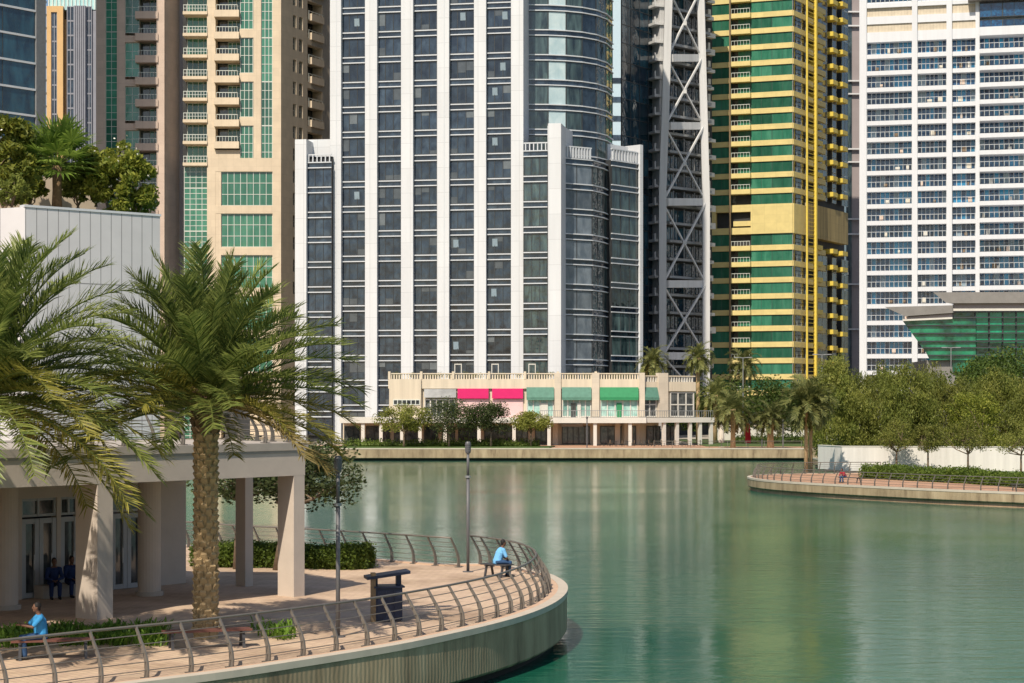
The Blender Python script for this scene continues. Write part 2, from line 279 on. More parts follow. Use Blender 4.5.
# ------------------------------------------------------------------ mesh helpers
class MB:
    def __init__(s): s.v = []; s.f = []; s.m = []; s.mats = []; s.uv = None
    def mi(s, mat):
        if mat not in s.mats: s.mats.append(mat)
        return s.mats.index(mat)
    def poly(s, pts, mat):
        k = len(s.v); s.v += [tuple(p) for p in pts]; s.f.append(tuple(range(k, k + len(pts)))); s.m.append(s.mi(mat))
    def hexa(s, p, mat):
        k = len(s.v); s.v += [tuple(q) for q in p]; i = s.mi(mat)
        for f in ((0, 3, 2, 1), (4, 5, 6, 7), (0, 1, 5, 4), (1, 2, 6, 5), (2, 3, 7, 6), (3, 0, 4, 7)):
            s.f.append(tuple(k + a for a in f)); s.m.append(i)
    def box(s, x0, x1, y0, y1, z0, z1, mat):
        s.hexa([(x0, y0, z0), (x1, y0, z0), (x1, y1, z0), (x0, y1, z0), (x0, y0, z1), (x1, y0, z1), (x1, y1, z1), (x0, y1, z1)], mat)
    def fbox(s, fr, u0, u1, d0, d1, z0, z1, mat):
        P = fr.p
        s.hexa([P(u0, d1, z0), P(u1, d1, z0), P(u1, d0, z0), P(u0, d0, z0), P(u0, d1, z1), P(u1, d1, z1), P(u1, d0, z1), P(u0, d0, z1)], mat)
    def prism(s, poly, z0, z1, mat, top=None):
        n = len(poly)
        for i in range(n):
            a, b = poly[i], poly[(i + 1) % n]
            s.poly([(a[0], a[1], z0), (b[0], b[1], z0), (b[0], b[1], z1), (a[0], a[1], z1)], mat)
        s.poly([(p[0], p[1], z1) for p in poly], top or mat)
        s.poly([(p[0], p[1], z0) for p in reversed(poly)], mat)
    def bar(s, a, b, wu, wv, mat, up=(0, 0, 1)):
        a, b = Vector(a), Vector(b); d = (b - a).normalized(); up = Vector(up)
        if abs(d.dot(up)) > 0.98: up = Vector((1, 0, 0))
        u = d.cross(up).normalized() * (wu / 2); v = u.cross(d).normalized() * (wv / 2)
        s.hexa([a - u - v, a + u - v, a + u + v, a - u + v, b - u - v, b + u - v, b + u + v, b - u + v], mat)
    def tube(s, pts, rad, n, mat, cap=True):
        pts = [Vector(p) for p in pts]; k0 = len(s.v); i = s.mi(mat)
        if not hasattr(rad, '__len__'): rad = [rad] * len(pts)
        ref = Vector((0.31, 0.17, 0.93))
        for j, p in enumerate(pts):
            d = (pts[min(j + 1, len(pts) - 1)] - pts[max(j - 1, 0)]).normalized()
            if abs(d.dot(ref)) > 0.97: ref = Vector((0.9, 0.3, 0.1))
            u = d.cross(ref).normalized(); v = d.cross(u)
            for a in range(n):
                t = 2 * math.pi * a / n
                s.v.append(tuple(p + (u * math.cos(t) + v * math.sin(t)) * rad[j]))
        for j in range(len(pts) - 1):
            for a in range(n):
                b = (a + 1) % n; q = k0 + j * n
                s.f.append((q + a, q + b, q + n + b, q + n + a)); s.m.append(i)
        if cap:
            s.f.append(tuple(k0 + a for a in reversed(range(n)))); s.m.append(i)
            s.f.append(tuple(k0 + (len(pts) - 1) * n + a for a in range(n))); s.m.append(i)
    def ball(s, c, r, mat, n=10, rot=None):
        if not hasattr(r, '__len__'): r = (r, r, r)
        k = len(s.v); i = s.mi(mat); c = Vector(c); h = n // 2
        for j in range(h + 1):
            t = math.pi * j / h
            for a in range(n):
                p = 2 * math.pi * a / n
                q = Vector((r[0] * math.sin(t) * math.cos(p), r[1] * math.sin(t) * math.sin(p), r[2] * math.cos(t)))
                s.v.append(tuple(c + (rot @ q if rot else q)))
        for j in range(h):
            for a in range(n):
                b = (a + 1) % n
                s.f.append((k + j * n + a, k + (j + 1) * n + a, k + (j + 1) * n + b, k + j * n + b)); s.m.append(i)
    def leaves(s, P, size, mat, rng, aspect=0.5, flat=0.0, dirs=None, upright=1.0):
        n = len(P); k = len(s.v)
        d = rng.normal(size=(n, 3)) if dirs is None else dirs
        d[:, 2] *= upright
        if flat: d[:, 2] *= (1 - flat)
        d /= np.linalg.norm(d, axis=1)[:, None] + 1e-9
        e = np.cross(d, rng.normal(size=(n, 3))); e /= np.linalg.norm(e, axis=1)[:, None] + 1e-9
        L = (np.asarray(size) * np.ones(n))[:, None]
        a = P - d * L * 0.5; b = P + d * L * 0.5; q = e * L * aspect * 0.5
        V = np.stack([a, P + q, b, P - q], 1).reshape(-1, 3)
        s.v += V.tolist(); i = s.mi(mat)
        s.f += [(k + 4 * j, k + 4 * j + 1, k + 4 * j + 2, k + 4 * j + 3) for j in range(n)]; s.m += [i] * n
    def merge(s, o):
        k = len(s.v); s.v += o.v; s.f += [tuple(k + a for a in f) for f in o.f]; mp = [s.mi(x) for x in o.mats]; s.m += [mp[a] for a in o.m]
    def mesh(s, name, org=(0, 0, 0), smooth=False):
        me = bpy.data.meshes.new(name)
        v = np.array(s.v, dtype=float) - np.array(org, dtype=float)
        me.from_pydata(v.tolist(), [], s.f)
        for m in s.mats: me.materials.append(m)
        me.polygons.foreach_set('material_index', s.m)
        if smooth: me.polygons.foreach_set('use_smooth', [True] * len(s.f))
        if s.uv:
            lay = me.uv_layers.new(name='UVMap')
            for lp in me.loops: lay.data[lp.index].uv = s.uv[lp.vertex_index]
        me.update(); return me
    def build(s, name, parent=None, smooth=False, stuff=False, loc=None):
        """link as ONE object; vertices are in world metres, the parent's base is taken off"""
        org = parent_org(parent) if parent else (loc or (0, 0, 0))
        o = bpy.data.objects.new(name, s.mesh(name, org, smooth)); COL.objects.link(o)
        if parent: o.parent = parent
        elif loc: o.location = loc
        if stuff: o['kind'] = 'stuff'
        return o
def parent_org(p):
    v = Vector((0, 0, 0))
    while p: v += p.location; p = p.parent
    return v
class Fr:
    """a wall line in plan from a to b; p(u, d, z): u along it, d out of it towards the viewer"""
    def __init__(s, a, b):
        s.o = Vector((a[0], a[1])); e = Vector((b[0], b[1])) - s.o; s.L = e.length; s.u = e.normalized(); s.n = Vector((s.u.y, -s.u.x))
    def p(s, u, d, z):
        q = s.o + s.u * u + s.n * d; return (q.x, q.y, z)
    def at(s, px, d=0.0):
        o = s.o + s.n * d; k = (px - CX) / F
        return (k * o.y - o.x) / (s.u.x - k * s.u.y)
    def y(s, px, d=0.0): return (s.o + s.n * d).y + s.u.y * s.at(px, d)
    def z(s, py, px, d=0.0): return Z(py, s.y(px, d))
def P2(px, Y): return (X(px, Y), Y)

def tag(o, label=None, cat=None, group=None, kind=None):
    if label: o['label'] = label
    if cat: o['category'] = cat
    if group: o['group'] = group
    if kind: o['kind'] = kind
    return o
def thing(name, loc, label, cat, group=None, rz=0.0):
    o = bpy.data.objects.new(name, None); COL.objects.link(o); o.location = loc; o.rotation_euler = (0, 0, rz); o.empty_display_size = 0.5
    return tag(o, label, cat, group)
def struct(name, mb, **k): return tag(mb.build(name, **k), kind='structure')
def copy_tree(o, parent=None):
    c = o.copy(); COL.objects.link(c)
    if parent: c.parent = parent
    for ch in list(o.children): copy_tree(ch, c)
    return c
class Many:
    """repeated parts of one thing: the 100 that show largest become parts, any rest one part of kind stuff"""
    def __init__(s, name, parent): s.name = name; s.parent = parent; s.it = []
    def add(s, mb, score, kids=()): s.it.append((score, len(s.it), mb, kids))
    def done(s):
        s.it.sort(key=lambda t: (-t[0], t[1]))
        for sc_, _, mb, kids in s.it[:100]:
            o = mb_local(mb, s.name, s.parent)
            for kn, kmb in kids: mb_local(kmb, kn, o)
        if len(s.it) > 100:
            r = MB()
            for t in s.it[100:]:
                r.merge(t[2])
                for kn, kmb in t[3]: r.merge(kmb)
            r.build(s.name, s.parent, stuff=True)
def mb_local(mb, name, parent):
    """part with its own origin at its lowest corner, so that every pane gets its own shade"""
    po = parent_org(parent); v = np.array(mb.v); lo = Vector(v.min(0).tolist())
    o = bpy.data.objects.new(name, mb.mesh(name, lo)); COL.objects.link(o); o.parent = parent; o.location = lo - po
    return o
def score(fr, u0, u1, z0, z1):
    a = fr.p(u0, 0, z0); b = fr.p(u1, 0, z1)
    if a[1] < 1: return 0
    px0 = CX + F * a[0] / a[1]; px1 = CX + F * b[0] / b[1]; py0 = HY - F * (a[2] - CZ) / a[1]; py1 = HY - F * (b[2] - CZ) / b[1]
    w_ = min(px1, 1024) - max(px0, 0); h_ = min(py0, 683) - max(py1, 0)
    return max(w_, 0) * max(h_, 0)
def window(fr, u0, u1, z0, z1, d, g, fm=None, nv=2, nh=1, th=0.12, dep=0.1):
    """one window: pane and a raised grid of nv x nh lights"""
    mb = MB(); mb.poly([fr.p(u0, d, z0), fr.p(u1, d, z0), fr.p(u1, d, z1), fr.p(u0, d, z1)], g)
    if fm:
        for i in range(nv + 1):
            if nv == 0: break
            u = u0 + (u1 - u0) * i / nv; u = min(max(u, u0 + th / 2), u1 - th / 2)
            mb.fbox(fr, u - th / 2, u + th / 2, d - 0.02, d + dep, z0 + 0.003, z1 - 0.003, fm)
        for i in range(nh + 1):
            if nh == 0: break
            z = z0 + (z1 - z0) * i / nh; z = min(max(z, z0 + th / 2), z1 - th / 2)
            mb.fbox(fr, u0 + 0.004, u1 - 0.004, d - 0.015, d + dep - 0.012, z - th / 2, z + th / 2, fm)
    return mb

def smooth_path(pts, step):
    pts = [Vector(p) for p in pts]; out = []
    for i in range(len(pts) - 1):
        p0 = pts[max(i - 1, 0)]; p1 = pts[i]; p2 = pts[i + 1]; p3 = pts[min(i + 2, len(pts) - 1)]
        n = max(1, int((p2 - p1).length / 0.15))
        for k in range(n):
            t = k / n
            out.append(0.5 * ((2 * p1) + (p2 - p0) * t + (2 * p0 - 5 * p1 + 4 * p2 - p3) * t * t + (3 * p1 - p0 - 3 * p2 + p3) * t ** 3))
    out.append(pts[-1])
    res = [out[0]]; acc = 0.0
    for a, b in zip(out, out[1:]):
        L = (b - a).length; 
        while acc + L >= step:
            t = (step - acc) / L; a = a.lerp(b, t); res.append(a.copy()); L = (b - a).length; acc = 0.0
        acc += L
    if (res[-1] - out[-1]).length > step * 0.4: res.append(out[-1])
    return res
def normals(path):
    out = []
    for i in range(len(path)):
        t = (path[min(i + 1, len(path) - 1)] - path[max(i - 1, 0)]).normalized(); out.append(Vector((t.y, -t.x)))
    return out
def offset(path, d):
    return [p + n * d for p, n in zip(path, normals(path))]

# ================================================================== SETTING
WZ = -1.65                                                   # water level; promenades lie at 0
g = MB(); g.box(-5000, 5000, -1500, 9000, -9, -6, M['ground']); struct('lake_bed', g)
g = MB(); g.poly([(-5000, -1500, WZ), (5000, -1500, WZ), (5000, 9000, WZ), (-5000, 9000, WZ)], M['water']); struct('water', g)
SHORE = 267.0
g = MB(); g.prism([(-5000, SHORE + .6), (5000, SHORE + .6), (5000, 9000), (-5000, 9000)], -6, -0.05, M['ground']); struct('ground', g)
g = MB(); g.prism([(-120, SHORE + .28), (200, SHORE + .28), (200, 293), (-120, 293)], -0.04, 0.0, M['deck_far']); struct('far_promenade', g)
g = MB(); g.prism([(-900, 470), (900, 470), (900, 486), (-900, 486)], -0.045, -0.01, M['asphalt']); struct('road', g)

def quay_wall(path, ztop, name='quay_wall', cap=True, under=0.3, step_in=0.45, label='', uoff=0.0):
    """ribbed concrete wall under a coping, undercut above the water; path runs with the water on its right"""
    base = thing(name, (path[0].x, path[0].y, WZ), label, 'quay wall')
    mb = MB(); mb.uv = []; L = uoff; prev = None; i = mb.mi(M['quay'])
    zs = (WZ + under, WZ + under + 0.08, ztop - 0.12); out = (-0.06, 0.0, 0.0)
    nn = normals(path)
    for k, (p, n) in enumerate(zip(path, nn)):
        if k: L += (p - path[k - 1]).length
        for z, o in zip(zs, out):
            q = p + n * o; mb.v.append((q.x, q.y, z)); mb.uv.append((L, z - WZ))
    for k in range(len(path) - 1):
        for j in range(2):
            a = k * 3 + j; mb.f.append((a, a + 3, a + 4, a + 1)); mb.m.append(i)
    # underside of the overhang and the recessed foot
    for k, (p, n) in enumerate(zip(path, nn)):
        for z, o in ((WZ + under, -step_in), (WZ - 3, -step_in)):
            q = p + n * o; mb.v.append((q.x, q.y, z)); mb.uv.append((0, 0))
    b0 = 3 * len(path)
    for k in range(len(path) - 1):
        a = b0 + 2 * k; mb.f.append((a, a + 2, a + 3, a + 1)); mb.m.append(i)
        mb.f.append((a, 3 * k, 3 * k + 3, a + 2)); mb.m.append(i)
    mb.build('wall_face', base)
    if cap:
        c = MB(); strip(c, path, 0.03, -0.30, ztop - 0.12, ztop + 0.05, M['kerb']); c.build('coping', base)
    return base
def strip(mb, path, d1, d0, z0, z1, mat):
    A = offset(path, d1); B = offset(path, d0)
    for k in range(len(path) - 1):
        a, b, c, d = A[k], A[k + 1], B[k + 1], B[k]
        mb.poly([(d.x, d.y, z1), (a.x, a.y, z1), (b.x, b.y, z1), (c.x, c.y, z1)], mat)
        mb.poly([(a.x, a.y, z0), (b.x, b.y, z0), (b.x, b.y, z1), (a.x, a.y, z1)], mat)
        mb.poly([(c.x, c.y, z0), (d.x, d.y, z0), (d.x, d.y, z1), (c.x, c.y, z1)], mat)

def railing(path, nm, label, z=0.0, h=1.15, lean=0.42, bars=5, bar_r=0.013, wide=0.15, every=1, group=None):
    """flat curved posts that bow out and lean in over the walk, thin bars and a heavier top rail"""
    base = thing(nm, (path[0].x, path[0].y, z), label, 'railing', group)
    nn = normals(path)
    def off(t): return 0.06 * math.sin(math.pi * min(1, t * 1.3)) - lean * t ** 1.8
    for k, (p, n) in enumerate(zip(path, nn)):
        mb = MB(); tdir = Vector((-n.y, n.x)) * 0.022; S = 6; prof = []
        for j in range(S + 1):
            t = j / S; o = off(t); wd = wide * (1 - 0.55 * t) / 2
            prof.append((o - wd, o + wd, z + h * t))
        for j in range(S):
            a0, b0, z0 = prof[j]; a1, b1, z1 = prof[j + 1]
            def q(o, s, zz): r = p + n * o + tdir * s; return (r.x, r.y, zz)
            mb.hexa([q(a0, -1, z0), q(b0, -1, z0), q(b0, 1, z0), q(a0, 1, z0), q(a1, -1, z1), q(b1, -1, z1), q(b1, 1, z1), q(a1, 1, z1)], M['rail'])
        u = tdir * 4.2
        def r4(a, b): r = p + n * a + u * b; return (r.x, r.y)
        mb.prism([r4(-0.12, -1), r4(0.12, -1), r4(0.12, 1), r4(-0.12, 1)], z + 0.004, z + 0.028, M['rail'])
        mb.build('post', base)
    for b in range(1, bars + 1):
        t = b / (bars + 1); mb = MB(); pts = [((p + n * off(t)).x, (p + n * off(t)).y, z + h * t) for p, n in zip(path, nn)]
        mb.tube(pts, bar_r, 5, M['rail']); mb.build('bar', base)
    mb = MB(); pts = [((p + n * off(1)).x, (p + n * off(1)).y, z + h) for p, n in zip(path, nn)]
    mb.tube(pts, 0.034, 8, M['rail']); mb.build('top_rail', base, smooth=True)
    return base

# ---- near promenade: a walk that bulges out into the lake
BASE = [(-42, 9.5), (-30, 21), (-20, 30.7), (-14.5, 36.3), (-10.6, 40.5), (-8.92, 42.4), (-7.16, 44.2), (-5.59, 46.2), (-4.12, 48.2), (-3.2, 49.6), (-2.07, 51.7), (-.97, 54.0), (.0, 56.6), (.75, 59.6), (1.18, 62.9), (1.2, 66), (.75, 69.2), (-.1, 71.7), (-1.24, 73.6)]
BACK = [(-2.05, 72.55), (-2.8, 73.2), (-4.96, 75.2), (-8.5, 78.1), (-11.7, 80.4), (-16, 85), (-22, 93)]
tip = smooth_path(BASE, 1.22); back = smooth_path(BACK, 1.22)
fine = smooth_path(BASE, 0.5); fine_b = smooth_path(BACK, 0.6)
rim = offset(fine, 0.62) + offset(fine_b, 0.55)[2:]
rim = [Vector((-120, -60))] + rim + [Vector((-34, 112)), Vector((-62, 180)), Vector((-75, SHORE + 1))]
inner = offset(rim, -0.28)
g = MB(); poly = [(p.x, p.y) for p in inner] + [(-700, SHORE + 1), (-700, -60)]
g.prism(poly, -1.2, 0.0, M['deck'])
struct('promenade', g)
quay_wall(rim, 0.0, label='curved ribbed concrete quay wall under the near promenade')
g = MB(); strip(g, rim[1:-3], -0.302, -0.52, 0.0, 0.035, M['kerb_pink']); struct('kerb', g)
railing([p for p in tip if p.y > 24], 'railing', 'bowed steel railing along the curved near edge of the promenade')
railing(back, 'railing', 'steel railing along the far side of the near promenade, behind the hedge')

# ---- right peninsula
PZ = -0.5
TIPR = [(60, 123), (48, 135.5), (39, 144.8), (34.4, 149.6), (30, 155.4), (25.6, 162), (23, 167.5), (21.9, 172.8), (22.1, 178), (24, 182.5), (28, 185.5), (36, 187)]
TIPR = TIPR[::-1]; pr = smooth_path(TIPR, 1.0)
g = MB(); poly = [(p.x, p.y) for p in offset(pr, -0.28)] + [(90, 96.3), (130, 80.3), (220, 80), (220, 240), (38.3, 240), (37.3, 194)]
g.prism(poly, -2.2, PZ, M['deck_far']); struct('peninsula_path', g)
quay_wall([Vector((38, 240)), Vector((37, 194))] + pr + [Vector((90, 96)), Vector((130, 80))], PZ, label='weathered concrete quay wall round the peninsula on the right', under=0.32)
pr2 = smooth_path(TIPR, 1.55)
railing(offset(pr2, -0.55), 'railing', 'railing round the tip of the peninsula before the white wall', z=PZ, h=1.1, bars=4, bar_r=0.016, wide=0.14, lean=0.35)
g = MB(); g.prism([(37.5, 187), (37, 172), (46, 158), (60, 143), (84, 120), (120, 110), (120, 206), (38, 206)], PZ - .01, PZ + .05, M['lawn'])
tag(g.build('grass'), 'short grass beneath the small trees', 'grass', kind='stuff')

# ---- far quay
quay_wall([Vector((200, SHORE)), Vector((120, SHORE)), Vector((20, SHORE)), Vector((-40, SHORE)), Vector((-75, SHORE))][::-1], 0.1, label='long straight quay wall along the far shore below the shops', under=0.35)
far_rail = [Vector((20 + 2.6 * k, SHORE + 0.8)) for k in range(12)]
railing(far_rail, 'railing', 'low railing at the far shore below the palms', z=0.0, h=1.1, bars=3, bar_r=0.02, wide=0.12, lean=0.1)
g = MB(); g.prism([(-34, 270.5), (5.2, 270.5), (6.4, 283), (-34, 283)], -0.02, 0.12, M['lawn'])
tag(g.build('grass'), 'strip of lawn under the small trees before the shops', 'grass', kind='stuff')
g = MB(); g.prism([(29, 284), (75, 284), (75, 340), (29, 340)], -0.03, 0.1, M['lawn'])
tag(g.build('grass'), 'lawn behind the far palms and parasols', 'grass', kind='stuff')

# ================================================================== TOWERS
def tower(name, p, label): return thing(name, (p[0], p[1], 0), label, 'building')
TOP = 118.0

def white_striped():
    fr = Fr(P2(330, 327), P2(523, 321.0)); t = tower('apartment_tower', P2(430, 324), 'dark glass tower with broad white vertical fins, in the centre behind the shops')
    side = Vector((-fr.n.x, -fr.n.y)); e = fr.p(fr.at(534), -2, 0)
    ux = lambda px, d=0.0: fr.at(px, d)
    zref = lambda py, d=0.0: fr.z(py, 495, d)
    lines = [zref(2.6 + 25.14 * k) for k in range(-3, 17)]            # upper white line of every storey
    pit = lines[0] - lines[1]
    core = MB(); core.fbox(fr, ux(330) + .2, ux(523) - .2, -26, -0.5, 0, TOP, M['dark'])
    # right flank behind the fins: plan polyline of the curved curtain wall
    flank = [P2(523, 325.5), P2(548, 325.6), P2(566, 326.3), P2(582, 327.6), P2(596, 329.8), P2(606, 333), P2(612.3, 338.5)]
    wing = [P2(561, 321.5), P2(592, 325), P2(603, 329), P2(611, 335)]
    block = [P2(611.5, 331.5), P2(638, 337)]
    core.prism([(p[0] * 1.0, p[1] + 0.35) for p in flank] + [(flank[-1][0] - 6, 368), (flank[0][0], 368)], 0, TOP, M['dark'])
    core.build('core', t)
    fins = [(330, 341), (365, 377), (401, 413), (437, 449), (474, 486), (511, 523.3)]
    for k, (a, b) in enumerate(fins):
        mb = MB(); u0, u1 = ux(a, .9), ux(b, .9)
        mb.fbox(fr, u0, u1, -9.5 if k == 5 else -0.6, 0.9, 0, TOP, M['white'])
        if k in (0, 3): mb.fbox(fr, u1 - 0.9, u1 - 0.75, 0.9, 0.93, 2, TOP - 2, M['white_band'])
        mb.build('fin', t)
    W = Many('window', t); V = [(463, 16), (505, 15), (503, 66), (495, 91), (495, 141), (456, 243), (495, 242), (494, 292), (456, 345), (357, 22), (357, 195)]
    def ledge(fr_, u0, u1, zt, d, mb):
        mb.fbox(fr_, u0, u1, d - 0.1, d + 0.22, zt - 0.13, zt + 0.05, M['white_band']); mb.fbox(fr_, u0, u1, d - 0.1, d + 0.22, zt - 1.05, zt - 0.87, M['white_band'])
        mb.fbox(fr_, u0, u1, d - 0.12, d - 0.03, zt - 0.87, zt - 0.13, M['glass_dark'])
    brng = random.Random(17)
    def blinds(mb, f, u0, u1, z0, z1, d, n):
        for i in range(n):
            r = brng.random(); a = u0 + (u1 - u0) * i / n + .06; c = u0 + (u1 - u0) * (i + 1) / n - .06
            if r < .17: mb.fbox(f, a, c, d - .01, d, z1 - (z1 - z0) * brng.uniform(.15, .75), z1 - .06, M[brng.choice(['blind', 'blind_dark', 'blind_dark'])])
            elif r < .27: mb.fbox(f, a, c, d - .01, d, z0 + .06, z0 + (z1 - z0) * brng.uniform(.2, .45), M['blind_dark'])
    bays = [(341, 365), (377, 401), (413, 437), (449, 474), (486, 511)]
    for (a, b) in bays:
        u0, u1 = ux(a, .2), ux(b, .2)
        for zt in lines:
            z1 = zt - 1.07; z0 = z1 - (pit - 1.17)
            if z0 < 0: z0 = 0.1
            if z1 < 1: continue
            mb = window(fr, u0, u1, z0, z1, -0.1, M['glass_dark'], M['mull_dark'], 3, 1, 0.1, 0.1)
            blinds(mb, fr, u0, u1, z0, z1, -.07, 3)
            kids = []
            for vx, vy in V:
                zz = fr.z(vy, vx)
                if a < vx < b and z0 < zz < z1 + 0.3:
                    v = MB(); uv = ux(vx); c = fr.p
                    v.hexa([c(uv - .45, -.02, zz - .75), c(uv + .45, -.02, zz - .75), c(uv + .45, -.08, zz - .75), c(uv - .45, -.08, zz - .75),
                            c(uv - .45, .16, zz + .55), c(uv + .45, .16, zz + .55), c(uv + .45, .1, zz + .55), c(uv - .45, .1, zz + .55)], M['vent']); kids.append(('open_vent', v))
            W.add(mb, score(fr, u0, u1, z0, z1), kids)
    for zt in lines:
        if zt < 2: continue
        mb = MB()
        for (a, b) in bays: ledge(fr, ux(a, .1), ux(b, .1), zt, 0, mb)
        mb.build('ledge', t)
    mb = MB()
    for (a, b) in bays: mb.poly([fr.p(ux(a), -.12, lines[0]), fr.p(ux(b), -.12, lines[0]), fr.p(ux(b), -.12, TOP - 1), fr.p(ux(a), -.12, TOP - 1)], M['glass_dark'])
    mb.build('upper_glazing', t)
    # lower wings, standing 2 m forward
    D = 2.2
    zl = zref(152, D); cw = MB()
    cw.fbox(fr, ux(306.3, D), ux(331.4, D), -3, D - .5, 0, zl, M['dark']); cw.fbox(fr, ux(523.3, D), ux(547, D), -3, D - .5, 0, zl, M['dark'])
    cw.build('wing_core', t)
    for (a, b, top, back) in ((295, 306.3, 135, -3.5), (548, 561, 125.5, -5)):
        mb = MB(); mb.fbox(fr, ux(a, D + .8), ux(b, D + .8), back, D + .8, 0, zref(top, D), M['white']); mb.build('fin', t)
    for (a, b, py) in ((306.6, 331.6, 157.5), (523.6, 547.6, 151)):
        u0, u1 = ux(a, D), ux(b, D); zt0 = zref(py, D); mb = MB()
        for i in range(6):
            u = u0 + (u1 - u0) * (i + .5) / 6; mb.fbox(fr, u - .09, u + .09, D - .2, D, zt0, zt0 + 1.1, M['white_band'])
        mb.fbox(fr, u0, u1, D - .22, D + .02, zt0 + 1.1, zt0 + 1.3, M['white_band']); mb.build('roof_railing', t)
        z = zt0
        k = 0
        while z > 2:
            lm = MB(); ledge(fr, u0, u1, z - .1, D, lm); lm.build('ledge', t); z1 = z - 1.17; z0 = max(.1, z1 - (pit - 1.17))
            W.add(window(fr, u0, u1, z0, z1, D - .1, M['glass_teal'] if a > 400 else M['glass_dark'], M['mull_dark'], 3, 1, .1, .1), score(fr, u0, u1, z0, z1)); z -= pit; k += 1
    mb = MB(); mb.fbox(fr, ux(308, -1), ux(330, -1), -4, -1, zref(157, D), zref(134, 0), M['white']); mb.build('roof_box', t)
    mb = MB(); c0 = fr.p(ux(561, D + .8), D + .8, 0); zt = zref(125.5, D)
    q0 = P2(560.8, 318.9); q1 = P2(576.5, 329.5); mb.prism([q0, q1, (q1[0] - 3, q1[1] + 2), (q0[0] - 2.2, q0[1] + 1)], zref(166, D), zt, M['white']); mb.build('roof_box', t)
    # curtain walls of the flank, storey by storey
    def curtain(pts, ztop, railing_px=None, gl=None):
        lm_all = MB()
        for j in range(len(pts) - 1):
            f = Fr(pts[j], pts[j + 1]); k = 0; z = ztop
            while z > 2:
                W.add(window(f, 0, f.L, max(.1, z - 1.07 - (pit - 1.0)), z - 1.07, 0, gl[j % len(gl)], M['mull_dark'], max(1, int(f.L / 2.2)), 1, .09, .08), score(f, 0, f.L, z - pit, z) * .9); z -= pit
        z = ztop
        while z > 2:
            out = MB()
            for j in range(len(pts) - 1): ledge(Fr(pts[j], pts[j + 1]), -.04, (Vector(pts[j + 1]) - Vector(pts[j])).length + .04, z, 0.02, out)
            out.build('ledge', t); z -= pit
    z550 = lines[0]
    curtain(flank, z550 + 0.4, gl=[M['glass_teal'], M['glass_pale'], M['glass_teal'], M['glass_dark'], M['glass_teal'], M['glass_teal']])
    mb = MB(); mb.prism([(p[0], p[1] + .2) for p in flank] + [(flank[-1][0] - 3, 365), (flank[0][0], 365)], z550 + .6, TOP - .5, M['glass_teal']); mb.build('upper_glazing', t)
    zw = Fr(*wing[:2]).z(159, 578)
    mb = MB(); mb.prism([(p[0] - .05, p[1] + .25) for p in wing] + [(wing[-1][0] - 1, 352), (wing[0][0], 345)], 0, zw + .05, M['dark']); mb.build('wing_core', t)
    curtain(wing, zw, gl=[M['glass_slate'], M['glass_teal'], M['glass_teal']])  # first stretch lighter: its reflection is put into the glass colour
    zb = Fr(*block).z(162, 625)
    fb = Fr(*block); mb = MB(); mb.fbox(fb, .05, fb.L, -12, -.2, 0, zb + .05, M['dark']); mb.build('wing_core', t)
    curtain(block, zb, gl=[M['glass_teal']])
    mb = MB(); mb.fbox(fb, fb.L, fb.L + .8, -12, .5, 0, zb + 3.4, M['white']); mb.build('fin', t)
    mb = MB(); mb.fbox(fb, 1.6, fb.L - .002, -10, -2.2, zb, zb + 3.2, M['white']); mb.build('roof_box', t)
    for f, L0, L1, zz in ((Fr(wing[0], wing[1]), 1.0, None, zw), (fb, .1, None, zb)):
        mb = MB(); L1 = f.L - .1; n = 9
        for i in range(n):
            u = L0 + (L1 - L0) * (i + .5) / n; mb.fbox(f, u - .14, u + .14, -.25, .1, zz + .15, zz + 1.9, M['white_band'])
        mb.fbox(f, L0, L1, -.3, .12, zz + 1.9, zz + 2.1, M['white_band']); mb.build('roof_railing', t)
    W.done()
white_striped()

